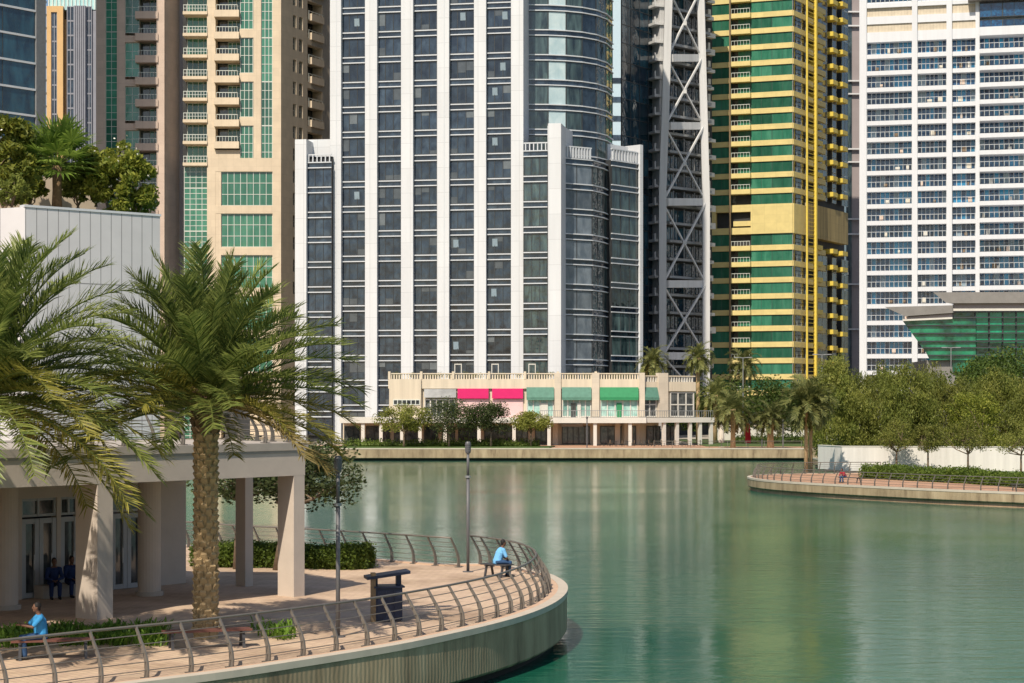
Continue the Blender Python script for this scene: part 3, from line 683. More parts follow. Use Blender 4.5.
def beige_shaded():
    t = tower('apartment_tower', P2(140, 354), 'pinkish stone tower with narrow green glass strips and a single stack of balconies')
    Y = 352; fr = Fr(P2(95, Y), P2(165, Y)); z = lambda py: Z(py, Y); ux = fr.at
    pier = MB(); side = Fr(P2(165, Y), P2(179.5, 357))
    for a, b in ((96, 105.5), (117, 125)): pier.fbox(fr, ux(a), ux(b), -20, 0, 0, TOP, M['pinkstone'])
    pier.fbox(fr, ux(157), ux(165), -2, .6, 0, TOP, M['pinkstone']); pier.fbox(side, 0, side.L, -1, 0, 0, TOP, M['pinkstone']); 
    pier.fbox(fr, ux(125), ux(165), -20, -2.2, 0, TOP, M['pinkstone']); pier.build('wall', t)
    W = Many('window', t); B = Many('balcony', t)
    pit = 43.9 / 2; k0 = -4
    for k in range(k0, 10):
        y = 33.5 + 21.95 * k * 2                       # stone band every two storeys
        u0, u1 = ux(105.5), ux(117); z1, z0 = z(y - 1), z(y + 42.5)
        W.add(window(fr, u0, u1, z0, z1 + .28, -.3, M['glass_sea'], M['mull_pale'], 2, 6, .07, .05), score(fr, u0, u1, z0, z1))
        u0, u1 = ux(125), ux(139); z1, z0 = z(y + 9.0), z(y + 43)
        W.add(window(fr, u0, u1, z0, z1, -.4, M['glass_sea'], M['mull_pale'], 2, 4, .07, .05), score(fr, u0, u1, z0, z1))
        mb = MB(); mb.fbox(fr, ux(125), ux(138), -1.5, 0, z(y + 8.8), z(y + 2), M['pinkstone']); mb.build('stone_band', t)
        for h in (0, 21.95):
            yy = y + h; mb = MB()
            mb.fbox(fr, ux(136), ux(158.6), -2, .9, z(yy + 7.8), z(yy + 0.5), M['pinkstone']); kid = MB()
            kid.fbox(fr, ux(139), ux(157), .7, .78, z(yy - 4.5), z(yy - 4), M['mull_pale'])
            for i in range(7):
                u = ux(139) + (ux(157) - ux(139)) * i / 6; kid.fbox(fr, u - .03, u + .03, .7, .76, z(yy + .5), z(yy - 4.5), M['mull_pale'])
            B.add(mb, score(fr, ux(136), ux(158), z(yy + 8), z(yy)), [('railing', kid)])
            W.add(window(fr, ux(139), ux(148), z(yy + .5), z(yy - 13.5), -2.1, M['glass_shop'], M['mull_dark'], 1, 1, .1, .06), 40)
            W.add(window(fr, ux(148), ux(157), z(yy + .5), z(yy - 13.5), -1.9, M['glass_green'], M['mull_pale'], 2, 2, .07, .05), 40)
    W.done(); B.done()
beige_shaded()

def beige_lit():
    t = tower('apartment_tower', P2(235, 355), 'cream stone tower with green gridded glass and two balcony stacks beside the white finned tower')
    Y = 352; fr = Fr(P2(180, Y), P2(281, Y)); z = lambda py: Z(py, Y); ux = fr.at
    sd = Fr(P2(281, Y), (-42.6 + 8.5, Y + 17.8)); wl = MB()
    for a, b in ((207, 215.5), (281 - 8.5, 281)): wl.fbox(fr, ux(a), ux(b), -12, 0, 0, TOP, M['cream'])
    wl.fbox(fr, ux(253.5), ux(261), -3, 0, z(158), TOP, M['cream'])
    for y0, y1 in ((158, 171.5), (205.5, 213.5)): wl.fbox(fr, ux(215.5), ux(272.5), -3, 0, z(y1), z(y0), M['cream'])
    wl.fbox(fr, ux(215.5), ux(240), -3, -.01, z(158.3), z(150), M['cream'])
    wl.fbox(fr, ux(215.5), ux(221), -3, -.05, 0, z(171.5), M['cream'])
    wl.fbox(fr, ux(180), ux(207), -12, -3.2, 0, TOP, M['dark']); wl.fbox(fr, ux(215), ux(275), -12, -3, 0, TOP, M['dark'])
    wl.build('wall', t)
    sw = MB(); zz0 = 0
    # side wall with real openings: vertical strips between the window columns
    cols = [(0, sd.at(293)), (sd.at(296.3), sd.at(299.2)), (sd.at(302.8), sd.at(307.5)), (sd.at(322.5), sd.L)]
    for a, b in cols: sw.fbox(sd, a, b, -8, 0, 0, TOP, M['cream'])
    sw.fbox(sd, 0.1, sd.L - .1, -8, -2.4, 0, TOP, M['dark'])
    W = Many('window', t); B = Many('balcony', t)
    zs = lambda py: sd.z(py, 300)
    for k in range(-4, 20):
        y = 39.0 + 22.1 * k
        a, b = sd.at(293), sd.at(302.8)
        for p, q in ((293, 296.3), (299.2, 302.8)):
            sw.fbox(sd, sd.at(p), sd.at(q), -1, -.004, zs(y + 22.1 + .2), zs(y + 12.5), M['cream'])
            W.add(window(sd, sd.at(p), sd.at(q), zs(y + 12.5), zs(y), -.5, M['glass_shop'], M['mull_pale'], 1, 2, .1, .05), 30)
        y2 = -2 + 44.4 * (k + 2)
    for k in range(-3, 6):
        y = -2.5 + 44 * k
        a, b = sd.at(307.5), sd.at(322.5)
        sw.fbox(sd, a, b, -1.5, -.006, zs(y + 44.1), zs(y + 38.5), M['cream'])
        for h in (0, 19.2):
            mb = MB(); mb.fbox(sd, a + 1.0, b + .15, -1.8, .35, zs(y + h + 19.5), zs(y + h + 12.5), M['cream'])
            kid = MB(); kid.fbox(sd, a + .2, b, .1, .16, zs(y + h + 10.6), zs(y + h + 10.1), M['mull_pale'])
            for i in range(5): u = a + .3 + (b - a - .4) * i / 4; kid.fbox(sd, u - .04, u + .04, .1, .15, zs(y + h + 19), zs(y + h + 10.3), M['mull_pale'])
            B.add(mb, 60, [('railing', kid)])
            W.add(window(sd, a, b, zs(y + h + 19), zs(y + h), -2.3, M['glass_shop'], M['mull_dark'], 3, 1, .1, .05), 60)
    sw.build('side_wall', t)
    # recessed glass bay with open balconies
    for k in range(-5, 21):
        y = 14.6 + 21.6 * k                      # underside of a slab
        if y < 166:
            mb = MB(); mb.fbox(fr, ux(183), ux(207.4), -3, .3, z(y), z(y - 3.1), M['cream'])
            kid = MB(); kid.fbox(fr, ux(183.5), ux(207.2), .18, .26, z(y - 9.8), z(y - 9.2), M['mull_pale']); kid.fbox(fr, ux(183.5), ux(207.2), .18, .24, z(y - 6.4), z(y - 6.0), M['mull_pale'])
            for i in range(9): u = ux(183.8) + (ux(207) - ux(183.8)) * i / 8; kid.fbox(fr, u - .04, u + .04, .18, .25, z(y - 3), z(y - 9.2), M['mull_pale'])
            B.add(mb, score(fr, ux(183), ux(207), z(y), z(y - 10)), [('railing', kid)])
            W.add(window(fr, ux(185), ux(207), z(y - 3.1), z(y - 21.6), -2.6, M['glass_emerald'], M['mull_pale'], 4, 1, .07, .05), score(fr, ux(185), ux(207), z(y), z(y - 18)))
        else:
            W.add(window(fr, ux(183), ux(207), z(y), z(y - 21.6), -1.2, M['glass_emerald'], M['mull_pale'], 4, 4, .1, .06), score(fr, ux(185), ux(207), z(y), z(y - 18)))
    # cream stack of balconies and the green windows beside it
    for k in range(-5, 7):
        y = 11.2 + 21.9 * k
        mb = MB(); mb.fbox(fr, ux(214.5), ux(239.5), -2.5, .8, z(y + 6.2), z(y - .6), M['cream'])
        kid = MB(); kid.fbox(fr, ux(217), ux(238), .62, .7, z(y - 6), z(y - 5.4), M['mull_pale'])
        for i in range(8): u = ux(217) + (ux(238) - ux(217)) * i / 7; kid.fbox(fr, u - .03, u + .03, .62, .68, z(y - .5), z(y - 5.5), M['mull_pale'])
        B.add(mb, score(fr, ux(215), ux(239), z(y + 6), z(y - 6)), [('railing', kid)])
        W.add(window(fr, ux(217), ux(226), z(y - .6), z(y - 15), -2.7, M['glass_shop'], M['mull_dark'], 1, 1, .1, .05), 40)
        W.add(window(fr, ux(226), ux(239), z(y - .6), z(y - 15), -2.5, M['glass_emerald'], M['mull_pale'], 3, 2, .08, .05), 40)
    for k in range(-3, 3):
        y = 37.5 + 44 * k
        mb = MB(); mb.fbox(fr, ux(239.5), ux(253.5), -3, -.03, z(y), z(y - 8.6), M['cream']); mb.build('stone_band', t)
        W.add(window(fr, ux(240), ux(253), z(y + 35.4), z(y), -.3, M['glass_emerald'], M['mull_pale'], 3, 4, .1, .08), score(fr, ux(240), ux(253), z(y + 35), z(y)))
        W.add(window(fr, ux(261), ux(272.4), z(y + 44), z(y), -.3, M['glass_emerald'], M['mull_pale'], 3, 5, .1, .08), score(fr, ux(240), ux(253), z(y + 35), z(y)) if y + 44 < 165 else 1) if y + 44 < 175 else None
    for y0, y1 in ((171.5, 205.5), (213.5, 247), (255, 288), (296, 330), (338, 372)):
        W.add(window(fr, ux(221), ux(272.4), z(y1), z(y0), -.4, M['glass_emerald'], M['mull_pale'], 8, 3, .1, .08), score(fr, ux(221), ux(272), z(y1), z(y0)))
        mb = MB(); mb.fbox(fr, ux(221), ux(272.5), -2, -.02, z(y1 + 8), z(y1), M['cream']); mb.build('stone_band', t)
    W.done(); B.done()
beige_lit()

def blue_corner():
    # a turned slab at the left edge, tall enough to shade the pink tower
    c = P2(35, 317); a = (c[0] - 5.9 * 7, c[1] - 6.9 * 7); fr = Fr(a, c); t = tower('office_tower', c, 'dark blue glass office tower with thin white storey lines, cut by the left edge')
    H = 172; core = MB(); core.fbox(fr, 0, fr.L, -30, -.3, 0, H, M['dark']); core.build('core', t)
    W = Many('window', t); lm = MB(); zt = fr.z(40 / 5.69, 12)
    pit = fr.z(0, 20) - fr.z(26.45, 20); z = zt + pit * 3
    zc = z
    while z > 2:
        for i in range(10):
            u0, u1 = fr.L * i / 10, fr.L * (i + 1) / 10
            W.add(window(fr, u0, u1, max(.1, z - pit), z, 0, M['glass_navy'], M['mull_dark'], 1, 1, .06, .04), score(fr, u0, u1, z - pit, z) + i * .01)
        mb = MB(); mb.fbox(fr, 0, fr.L, 0, .25, z - .17, z + .17, M['white_band']); mb.build('ledge', t); z -= pit
    W.done()
    mb = MB(); mb.poly([fr.p(0, 0, zc + .2), fr.p(fr.L, 0, zc + .2), fr.p(fr.L, 0, H), fr.p(0, 0, H)], M['glass_navy']); mb.build('upper_glazing', t)
    e = Fr(c, P2(44.5, 319)); mb = MB(); mb.fbox(e, 0.0, e.L, -3, .3, 0, H, M['grey_metal']); mb.build('corner_column', t)
    mb = MB(); z = zc
    while z > 2: mb.fbox(e, e.L, e.L + .45, -1.2, .1, z - .35, z, M['steel']); z -= pit / 2
    mb.build('bracket', t)
blue_corner()

def orange_tower():
    Y = 600; t = tower('office_tower', P2(72, Y), 'slim distant tower of orange stone and grey strips under a pale glass crown')
    fr = Fr(P2(45, Y), P2(100, Y)); ux = fr.at; z = lambda py: Z(py, Y)
    mb = MB(); mb.fbox(fr, ux(46.5), ux(51), -20, 0, 0, z(6), M['orange']); mb.fbox(fr, ux(57), ux(63), -20, 0, 0, z(6), M['orange']); mb.fbox(fr, ux(50.5), ux(57.5), -20, -.02, z(12), z(6), M['orange']); mb.build('wall', t)
    mb = MB(); mb.fbox(fr, ux(63), ux(66.5), -20, -2, 0, z(18), M['orange']); mb.fbox(fr, ux(74), ux(86), -20, .5, 0, z(6), M['greyviolet']); mb.fbox(fr, ux(91.5), ux(100), -20, -1, 0, z(10), M['greyviolet'])
    for i in range(6): u = ux(75 + i * 2); mb.fbox(fr, u, u + .25, .5, .8, 0, z(6), M['greyviolet'])
    mb.build('wall', t)
    W = Many('window', t)
    for a, b in ((51, 57), (66.5, 74), (86, 91.5)):
        for k in range(24):
            z1 = z(12 if a < 60 else 6) - k * 4.6
            if z1 > 2: W.add(window(fr, ux(a), ux(b), z1 - 4.6, z1, -.6, M['glass_dark'], M['greyviolet'], 2, 1, .25, .2), score(fr, ux(a), ux(b), z1 - 4, z1))
    W.done()
    mb = MB(); mb.fbox(fr, ux(47.5), ux(98), -18, -1.2, z(9), z(-38), M['paleteal'])
    for i in range(14): u = ux(48) + (ux(98) - ux(48)) * i / 13; mb.fbox(fr, u - .15, u + .15, -1.2, -.9, z(9), z(-38), M['mull_pale'])
    mb.build('glass_crown', t)
orange_tower()

def light_blue_tower():
    Y = 700; t = tower('office_tower', P2(617, Y), 'pale blue slab glimpsed between the curved glass corner and the dark slab')
    fr = Fr(P2(598, Y), P2(640, Y)); ux = fr.at; mb = MB(); mb.fbox(fr, 0, fr.L, -15, 0, 0, 200, M['skyblue']); mb.build('wall', t)
    for y in (78, 97, 116, 135):
        w_ = MB(); w_.fbox(fr, 1, fr.L - 1, 0, .3, Z(y + 5, Y), Z(y, Y), M['glass_dark']); w_.build('window', t)
light_blue_tower()

def dark_slab():
    t = tower('office_tower', P2(640, 384), 'dark blue grey glass slab left of the steel braced tower')
    fr = Fr(P2(621.5, 380), P2(657, 392)); mb = MB(); mb.prism([fr.p(.05, -.2, 0)[:2], fr.p(fr.L, -.2, 0)[:2], (31, 408), (26, 408)], 0, TOP + 10, M['dark']); mb.build('core', t)
    W = Many('window', t); pit = 3.7; z = 112
    while z > 2:
        for i in range(4): W.add(window(fr, fr.L * i / 4, fr.L * (i + 1) / 4, z - pit, z, 0, M['glass_navy'], M['mull_dark'], 1, 1, .08, .06), score(fr, fr.L * i / 4, fr.L * (i + 1) / 4, z - pit, z))
        z -= pit
    W.done()
dark_slab()

def braced_tower():
    t = tower('apartment_tower', P2(685, 400), 'grey tower framed by two steel columns with giant diagonal cross bracing')
    A = lambda py: (661.5 + 5.5 * max(-.3, min(1, (180 - py) / 180)), 397); 
    YL, YR = 386.0, 395.0
    pl = lambda py: (X(663.0 + 5.5 * (190 - py) / 190 if py < 190 else 662.5, YL), YL, Z(py, YL))
    pr_ = lambda py: (X(700.5 if py < 0 else 700.5 + 5.5 * min(1, py / 200), YR), YR, Z(py, YR))
    rows = [-70, -10, 58, 126, 202, 284, 356, 404]
    mb = MB(); pts = [pl(y) for y in (-72, 0, 100, 190, 290, 408)]
    for a, b in zip(pts, pts[1:]): mb.bar(a, b, 1.5, 1.5, M['steel'])
    mb.build('column', t)
    mb = MB(); pts = [pr_(y) for y in (-72, 0, 100, 200, 300, 408)]
    for a, b in zip(pts, pts[1:]): mb.bar(a, b, 1.35, 1.5, M['steel'])
    mb.build('column', t)
    for y in rows[:-1]:
        mb = MB(); a = Vector(pl(y)); b = Vector(pr_(y)); mb.bar(a + Vector((.86, 0.1, 0)), b - Vector((.8, -.1, 0)), 1.0, 1.5, M['steel']); mb.build('beam', t)
    for y0, y1 in zip(rows, rows[1:]):
        a0, b0, a1, b1 = Vector(pl(y0)), Vector(pr_(y0)), Vector(pl(y1)), Vector(pr_(y1)); o = Vector((0, -.35, 0))
        mb = MB(); mb.bar(a1 + o, b0 + o, .36, .36, M['steel']); mb.build('brace', t)
        mb = MB(); mb.bar(a0 - o * .6, b1 - o * .6, .32, .32, M['steel']); mb.build('brace', t)
        mb = MB(); c = (a0 + b1 + a1 + b0) / 4 + Vector((0, -.5, 0)); mb.box(c.x - .35, c.x + .35, c.y - .3, c.y + .2, c.z - .4, c.z + .4, M['steel']); mb.build('node', t)
    fr = Fr(P2(664, 391), P2(706, 400)); mb = MB(); mb.prism([fr.p(0, -.3, 0)[:2], fr.p(fr.L, -.3, 0)[:2], (40.6, 410), (34, 410)], 0, 98, M['dark']); mb.build('core', t)
    B = Many('balcony', t); W = Many('window', t); pit = 3.68; z = 95; k = 0
    rng = random.Random(3)
    while z > 2:
        mb = MB(); mb.fbox(fr, 0, fr.L, -.2, 1.6, z - .15, z + .35, M['grey_metal'])
        for i in range(4): u = fr.L * (i + .5) / 4; mb.fbox(fr, u - .08, u + .08, 1.0, 1.2, z + .35, z + pit - .5, M['grey_metal'])
        B.add(mb, score(fr, 0, fr.L, z - 1, z + 1))
        W.add(window(fr, 0, fr.L, z + .5, z + pit - .5, -.2, M['glass_navy'], M['mull_dark'], 6, 1, .12, .08), score(fr, 0, fr.L, z, z + 2))
        # short outriggers left of the column
        mb = MB(); lf = Fr(P2(653.5, 387), P2(664, 388)); mb.fbox(lf, 0, lf.L, -3, .6, z - .3, z + .2, M['steel']); mb.fbox(lf, 0, .3, .2, .5, z + .2, z + 1.3, M['steel'])
        mb.fbox(lf, lf.L * .55, lf.L, -3, .2, z + .2, z + pit - .35, M['steel'] if k % 1 == 0 else M['dark']); B.add(mb, 40); z -= pit; k += 1
    W.done(); B.done()
    f2 = Fr(P2(704, 402), P2(713, 404)); mb = MB(); mb.fbox(f2, 0, f2.L, -6, -.3, 0, 97, M['dark']); mb.build('core', t)
    B = Many('side_balcony', t); z = 95
    while z > 2:
        mb = MB(); mb.fbox(f2, 0, f2.L * rng.uniform(.6, .95), -.2, 1.0, z, z + rng.uniform(.6, 1.3), M['offwhite']); mb.fbox(f2, f2.L * .2, f2.L * rng.uniform(.3, .5), .1, .7, z + 1.2, z + rng.uniform(1.8, 2.9), M['canvas']); B.add(mb, 12); z -= pit
    B.done()
braced_tower()

def yellow_tower():
    t = tower('apartment_tower', P2(770, 412), 'yellow banded tower with bottle green glass storeys')
    fr = Fr(P2(712, 414.5), P2(792.5, 408.5)); cf = Fr(P2(792.5, 408.5), P2(805.5, 414.5)); sd = Fr(P2(805.5, 414.5), P2(851, 440))
    z = lambda py: fr.z(py, 770); ux = fr.at
    mb = MB(); mb.prism([fr.p(.2, -1.2, 0)[:2], fr.p(fr.L - .4, -.5, 0)[:2], cf.p(cf.L - .2, -.5, 0)[:2], sd.p(.4, -1.6, 0)[:2], sd.p(sd.L - .1, -1.6, 0)[:2], (sd.p(sd.L, 0, 0)[0] - 4, 452), (fr.p(0, 0, 0)[0] + .5, 452)], 0, TOP, M['dark']); mb.build('core', t)
    W = Many('window', t); B = Many('balcony', t); S = Many('side_balcony', t); pit = 16.05
    ys = [142.6 + pit * k for k in range(-13, 4)] + [247.5 + 16.15 * k for k in range(0, 10)]
    for y in ys:
        z1, z0 = z(y - 2.6), z(y + 2.7); bp = Z(y, 400) * 0 + 0
        mb = MB(); mb.fbox(fr, ux(712), ux(732), -1.2, .25, z0, z1, M['yellow']); mb.fbox(fr, ux(751), fr.L, -1.2, .25, z0, z1, M['yellow'])
        mb.fbox(cf, 0.02, cf.L, -1, .25, z0, z1, M['yellow']); mb.fbox(sd, 0, sd.L * .42, -1.5, .12, z0, z1, M['yellow']); mb.build('yellow_band', t)
        b = MB(); b.fbox(fr, ux(732), ux(751.5), -1, 1.3, z0 - .02, z1 - .15, M['yellow']); kid = MB()
        kid.fbox(fr, ux(732.5), ux(751), 1.15, 1.22, z1 + .8, z1 + .9, M['mull_pale'])
        for i in range(7): u = ux(732.7) + (ux(750.8) - ux(732.7)) * i / 6; kid.fbox(fr, u - .03, u + .03, 1.15, 1.21, z1 - .2, z1 + .82, M['mull_pale'])
        B.add(b, score(fr, ux(732), ux(751), z0, z1), [('railing', kid)])
        zt = z(y - pit + 2.7) if abs(y - 247.5) > 1 else None
        if zt:
            for a, c, d, g in ((712, 731.5, 0, M['glass_emerald']), (732, 738, -.5, M['glass_shop']), (738, 751, -.35, M['glass_emerald']), (751, 772, 0, M['glass_emerald']), (772, 792.4, 0, M['glass_emerald'])):
                W.add(window(fr, ux(a, d), ux(c, d), z1, zt, d, g, M['mull_dark'], 2, 1, .05, .03), score(fr, ux(a), ux(c), z1, zt))
            W.add(window(cf, 0.05, cf.L, z1, zt, 0, M['glass_dark'], M['mull_pale'], 3, 1, .06, .03), score(cf, 0, cf.L, z1, zt))
            W.add(window(sd, sd.at(820.5), sd.at(829.5), z1 - 1, zt, -.6, M['glass_slate'], M['mull_pale'], 2, 1, .08, .05), 20); W.add(window(sd, sd.at(844.2), sd.at(850.5), z1 - 1, zt, -.6, M['glass_teal'], M['mull_pale'], 2, 1, .08, .05), 20); W.add(window(sd, sd.at(834.7), sd.at(838.7), z1 - 1, zt, -.6, M['glass_slate'], M['mull_pale'], 1, 1, .08, .05), 20)
        zs = sd.z(y + 1, 815) ; h = (z1 - z0) * 1.3
        for a, c, d in ((815, 820, 1.0), (830, 834.5, 1.1), (839, 844, 1.3)):
            zz = sd.z(y + 1.5 + (a - 813) * .25, a); q = MB(); q.fbox(sd, sd.at(a), sd.at(c), -1.5, d * .7, zz, zz + 1.0, M['yellow_pipe']); S.add(q, 30)
    for zb_, zt_ in ((z(204), z(193.4)), (z(244.9), z(233.5))):
        for a, c, d, g in ((712, 731.5, 0, M['glass_emerald']), (732, 751, -1.0, M['glass_shop']), (751, 772, 0, M['glass_emerald']), (772, 792.4, 0, M['glass_emerald'])):
            W.add(window(fr, ux(a, d), ux(c, d), zb_, zt_, d, g, M['mull_dark'], 2, 1, .05, .03), 300)
        W.add(window(cf, 0.05, cf.L, zb_, zt_, 0, M['glass_dark'], M['mull_pale'], 3, 1, .06, .03), 60)
    # plant storey: a blank yellow block with an open loggia
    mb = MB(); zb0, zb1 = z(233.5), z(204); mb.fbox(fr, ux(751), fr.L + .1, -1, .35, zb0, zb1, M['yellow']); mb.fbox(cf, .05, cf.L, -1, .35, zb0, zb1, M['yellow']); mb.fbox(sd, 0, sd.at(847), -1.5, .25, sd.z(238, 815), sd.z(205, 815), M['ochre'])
    mb.fbox(fr, ux(712), ux(751), -1, .3, z(211), zb1, M['yellow']); mb.fbox(fr, ux(712), ux(751), -1, .3, zb0, z(227), M['yellow']); mb.fbox(fr, ux(712), ux(716), -1, .3, z(227), z(211), M['yellow']); mb.fbox(fr, ux(733), ux(751), -1, -.3, z(225), z(220), M['yellow']); mb.build('yellow_block', t)
    mb = MB(); mb.fbox(fr, ux(731), ux(732.4), 1.3, 1.8, 0, TOP, M['bronze']); mb.build('pole', t)
    for a, wd in ((806.4, .35), (814, .7)):
        mb = MB(); u = sd.at(a, 1.2); mb.fbox(sd, u - wd / 2, u + wd / 2, 1.2, 1.2 + wd, 0, TOP, M['yellow_pipe']); mb.build('pole', t)
    mb = MB()
    for y in range(-60, 400, 4): zz = sd.z(y, 810); mb.fbox(sd, sd.at(806.8, 1.2), sd.at(813.6, 1.2), 1.3, 1.45, zz, zz + .12, M['yellow_pipe'])
    mb.build('ladder_rungs', t)
    W.done(); B.done(); S.done()
yellow_tower()

def narrow_slab():
    t = tower('office_tower', P2(855, 500), 'narrow grey slab with a teal glass edge between the yellow tower and the white tower')
    fr = Fr(P2(846, 500), P2(870, 500)); mb = MB(); mb.fbox(fr, fr.at(851.5), fr.L, -20, 0, 0, 140, M['greypink']); mb.build('wall', t)
    mb = MB(); mb.fbox(fr, 0, fr.at(851.5), -20, .3, 0, 140, M['glass_teal']); mb.build('glass_edge', t)
    for y in (13, 27, 82, 95, 150, 163, 220, 235, 285, 330):
        mb = MB(); mb.fbox(fr, fr.at(847), fr.at(860), .3, .9, Z(y, 500), Z(y - 1.4, 500), M['steel']); mb.build('ledge', t)
narrow_slab()

def white_balconies():
    t = tower('apartment_tower', P2(930, 402), 'bright white tower with rows of deep balconies and blue glazing, at the right edge')
    fr = Fr(P2(859.5, 404.5), P2(1075, 394.5)); z = lambda py: fr.z(py, 915); ux = fr.at
    mb = MB(); mb.fbox(fr, 0, fr.L, -16, -2.2, 0, TOP, M['white_tower']); mb.build('core', t)
    for a, b in ((859.5, 866.7), (912, 917.4), (946.5, 952), (975.5, 979.5)):
        mb = MB(); mb.fbox(fr, ux(a), ux(b), -2.3, .45, 0, TOP, M['white_tower']); mb.build('pillar', t)
    W = Many('window', t); B = Many('balcony', t); pit = 16.72; rng = random.Random(8)
    bays = ((866.7, 912, 10, 0), (917.4, 946.5, 7, 0), (952, 975.5, 5, -.5), (979.5, 1024, 9, 1.5), (1024, 1070, 9, 1.5))
    tops = [40.5 + pit * k for k in range(0, 21)] + [40.5 - 51 - pit * k for k in range(0, 6)]
    for y in tops:
        for a, b, n, d in bays:
            if d > 1 and y < 36 and y > -20: continue
            u0, u1 = ux(a), ux(b); z1, z0, zs = z(y), z(y + 11.6), z(y + pit)
            g = M['glass_blue']
            ww = window(fr, u0, u1, z0, z1 + .2, -2.0, g, M['white_band'], n, 0, .13, .1)
            for i in range(n):                                   # curtains, doors ajar, dark rooms
                r = rng.random(); ua = u0 + (u1 - u0) * i / n; ub = u0 + (u1 - u0) * (i + 1) / n
                if r < .22 + (.45 if (i > n * .55 and n == 10) else 0) + (.1 if n == 9 else 0): ww.fbox(fr, ua + .08, ub - .08, -1.99, -1.97, z0, z1, M['blue_bright'])
                elif r > .92: ww.fbox(fr, ua + .12, ub - .12, -1.99, -1.97, z0, z1, M['vent'])
            W.add(ww, score(fr, u0, u1, z0, z1))
            bm = MB(); bm.fbox(fr, u0, u1, -2.2, .2 + d, zs + .0, z0 - .18, M['white_tower']); kid = MB()
            zr = z0 + (z1 - z0) * .42; kid.fbox(fr, u0, u1, .02 + d, .12 + d, zr - .09, zr, M['white_band'])
            for i in range(n + 1): u = min(max(u0 + (u1 - u0) * i / n, u0 + .06), u1 - .06); kid.fbox(fr, u - .03, u + .03, .03 + d, .11 + d, z0, zr - .09, M['mull_pale'])
            for q in range(2):
                if rng.random() < .5:
                    uu = rng.uniform(u0 + .5, u1 - 1.2); bm.fbox(fr, uu, uu + rng.uniform(.4, 1.0), -1.2, -.7, z0, z0 + rng.uniform(.6, 1.2), rng.choice([M['canvas'], M['offwhite'], M['pinkstone'], M['bark']]))
            B.add(bm, score(fr, u0, u1, zs, z0), [('railing', kid)])
    W.done(); B.done()
    for y0, y1 in ((5.8, 14.8), (22.4, 30.5)):
        mb = MB(); mb.fbox(fr, ux(866.7), ux(912), -1, -.4, z(y1), z(y0), M['louvre']); mb.fbox(fr, ux(917.4), ux(976), -1, -.4, z(y1), z(y0), M['louvre']); mb.build('louvre', t)
    mb = MB()
    for y0, y1 in ((0.5, 5.8), (14.8, 22.4), (30.5, 40.5)): mb.fbox(fr, ux(866.7), ux(979.5), -2, -.1, z(y1), z(y0), M['white_tower'])
    mb.fbox(fr, ux(979.5), fr.L, -2, 1.8, z(40), z(31.5), M['white_tower']); mb.build('parapet', t)
    for y0, y1 in ((7, 21), (23.5, 31)):
        for k in range(4): W2 = window(fr, ux(979.5 + 23 * k), ux(979.5 + 23 * (k + 1)), z(y1), z(y0), .6, M['glass_blue'], M['mull_dark'], 2, 1, .1, .08); W2.build('sky_window', t)
    mb = MB(); mb.fbox(fr, ux(968), fr.L, -2, 2.4, z(5), z(1.2), M['roof_grey']); mb.build('canopy', t)
white_balconies()

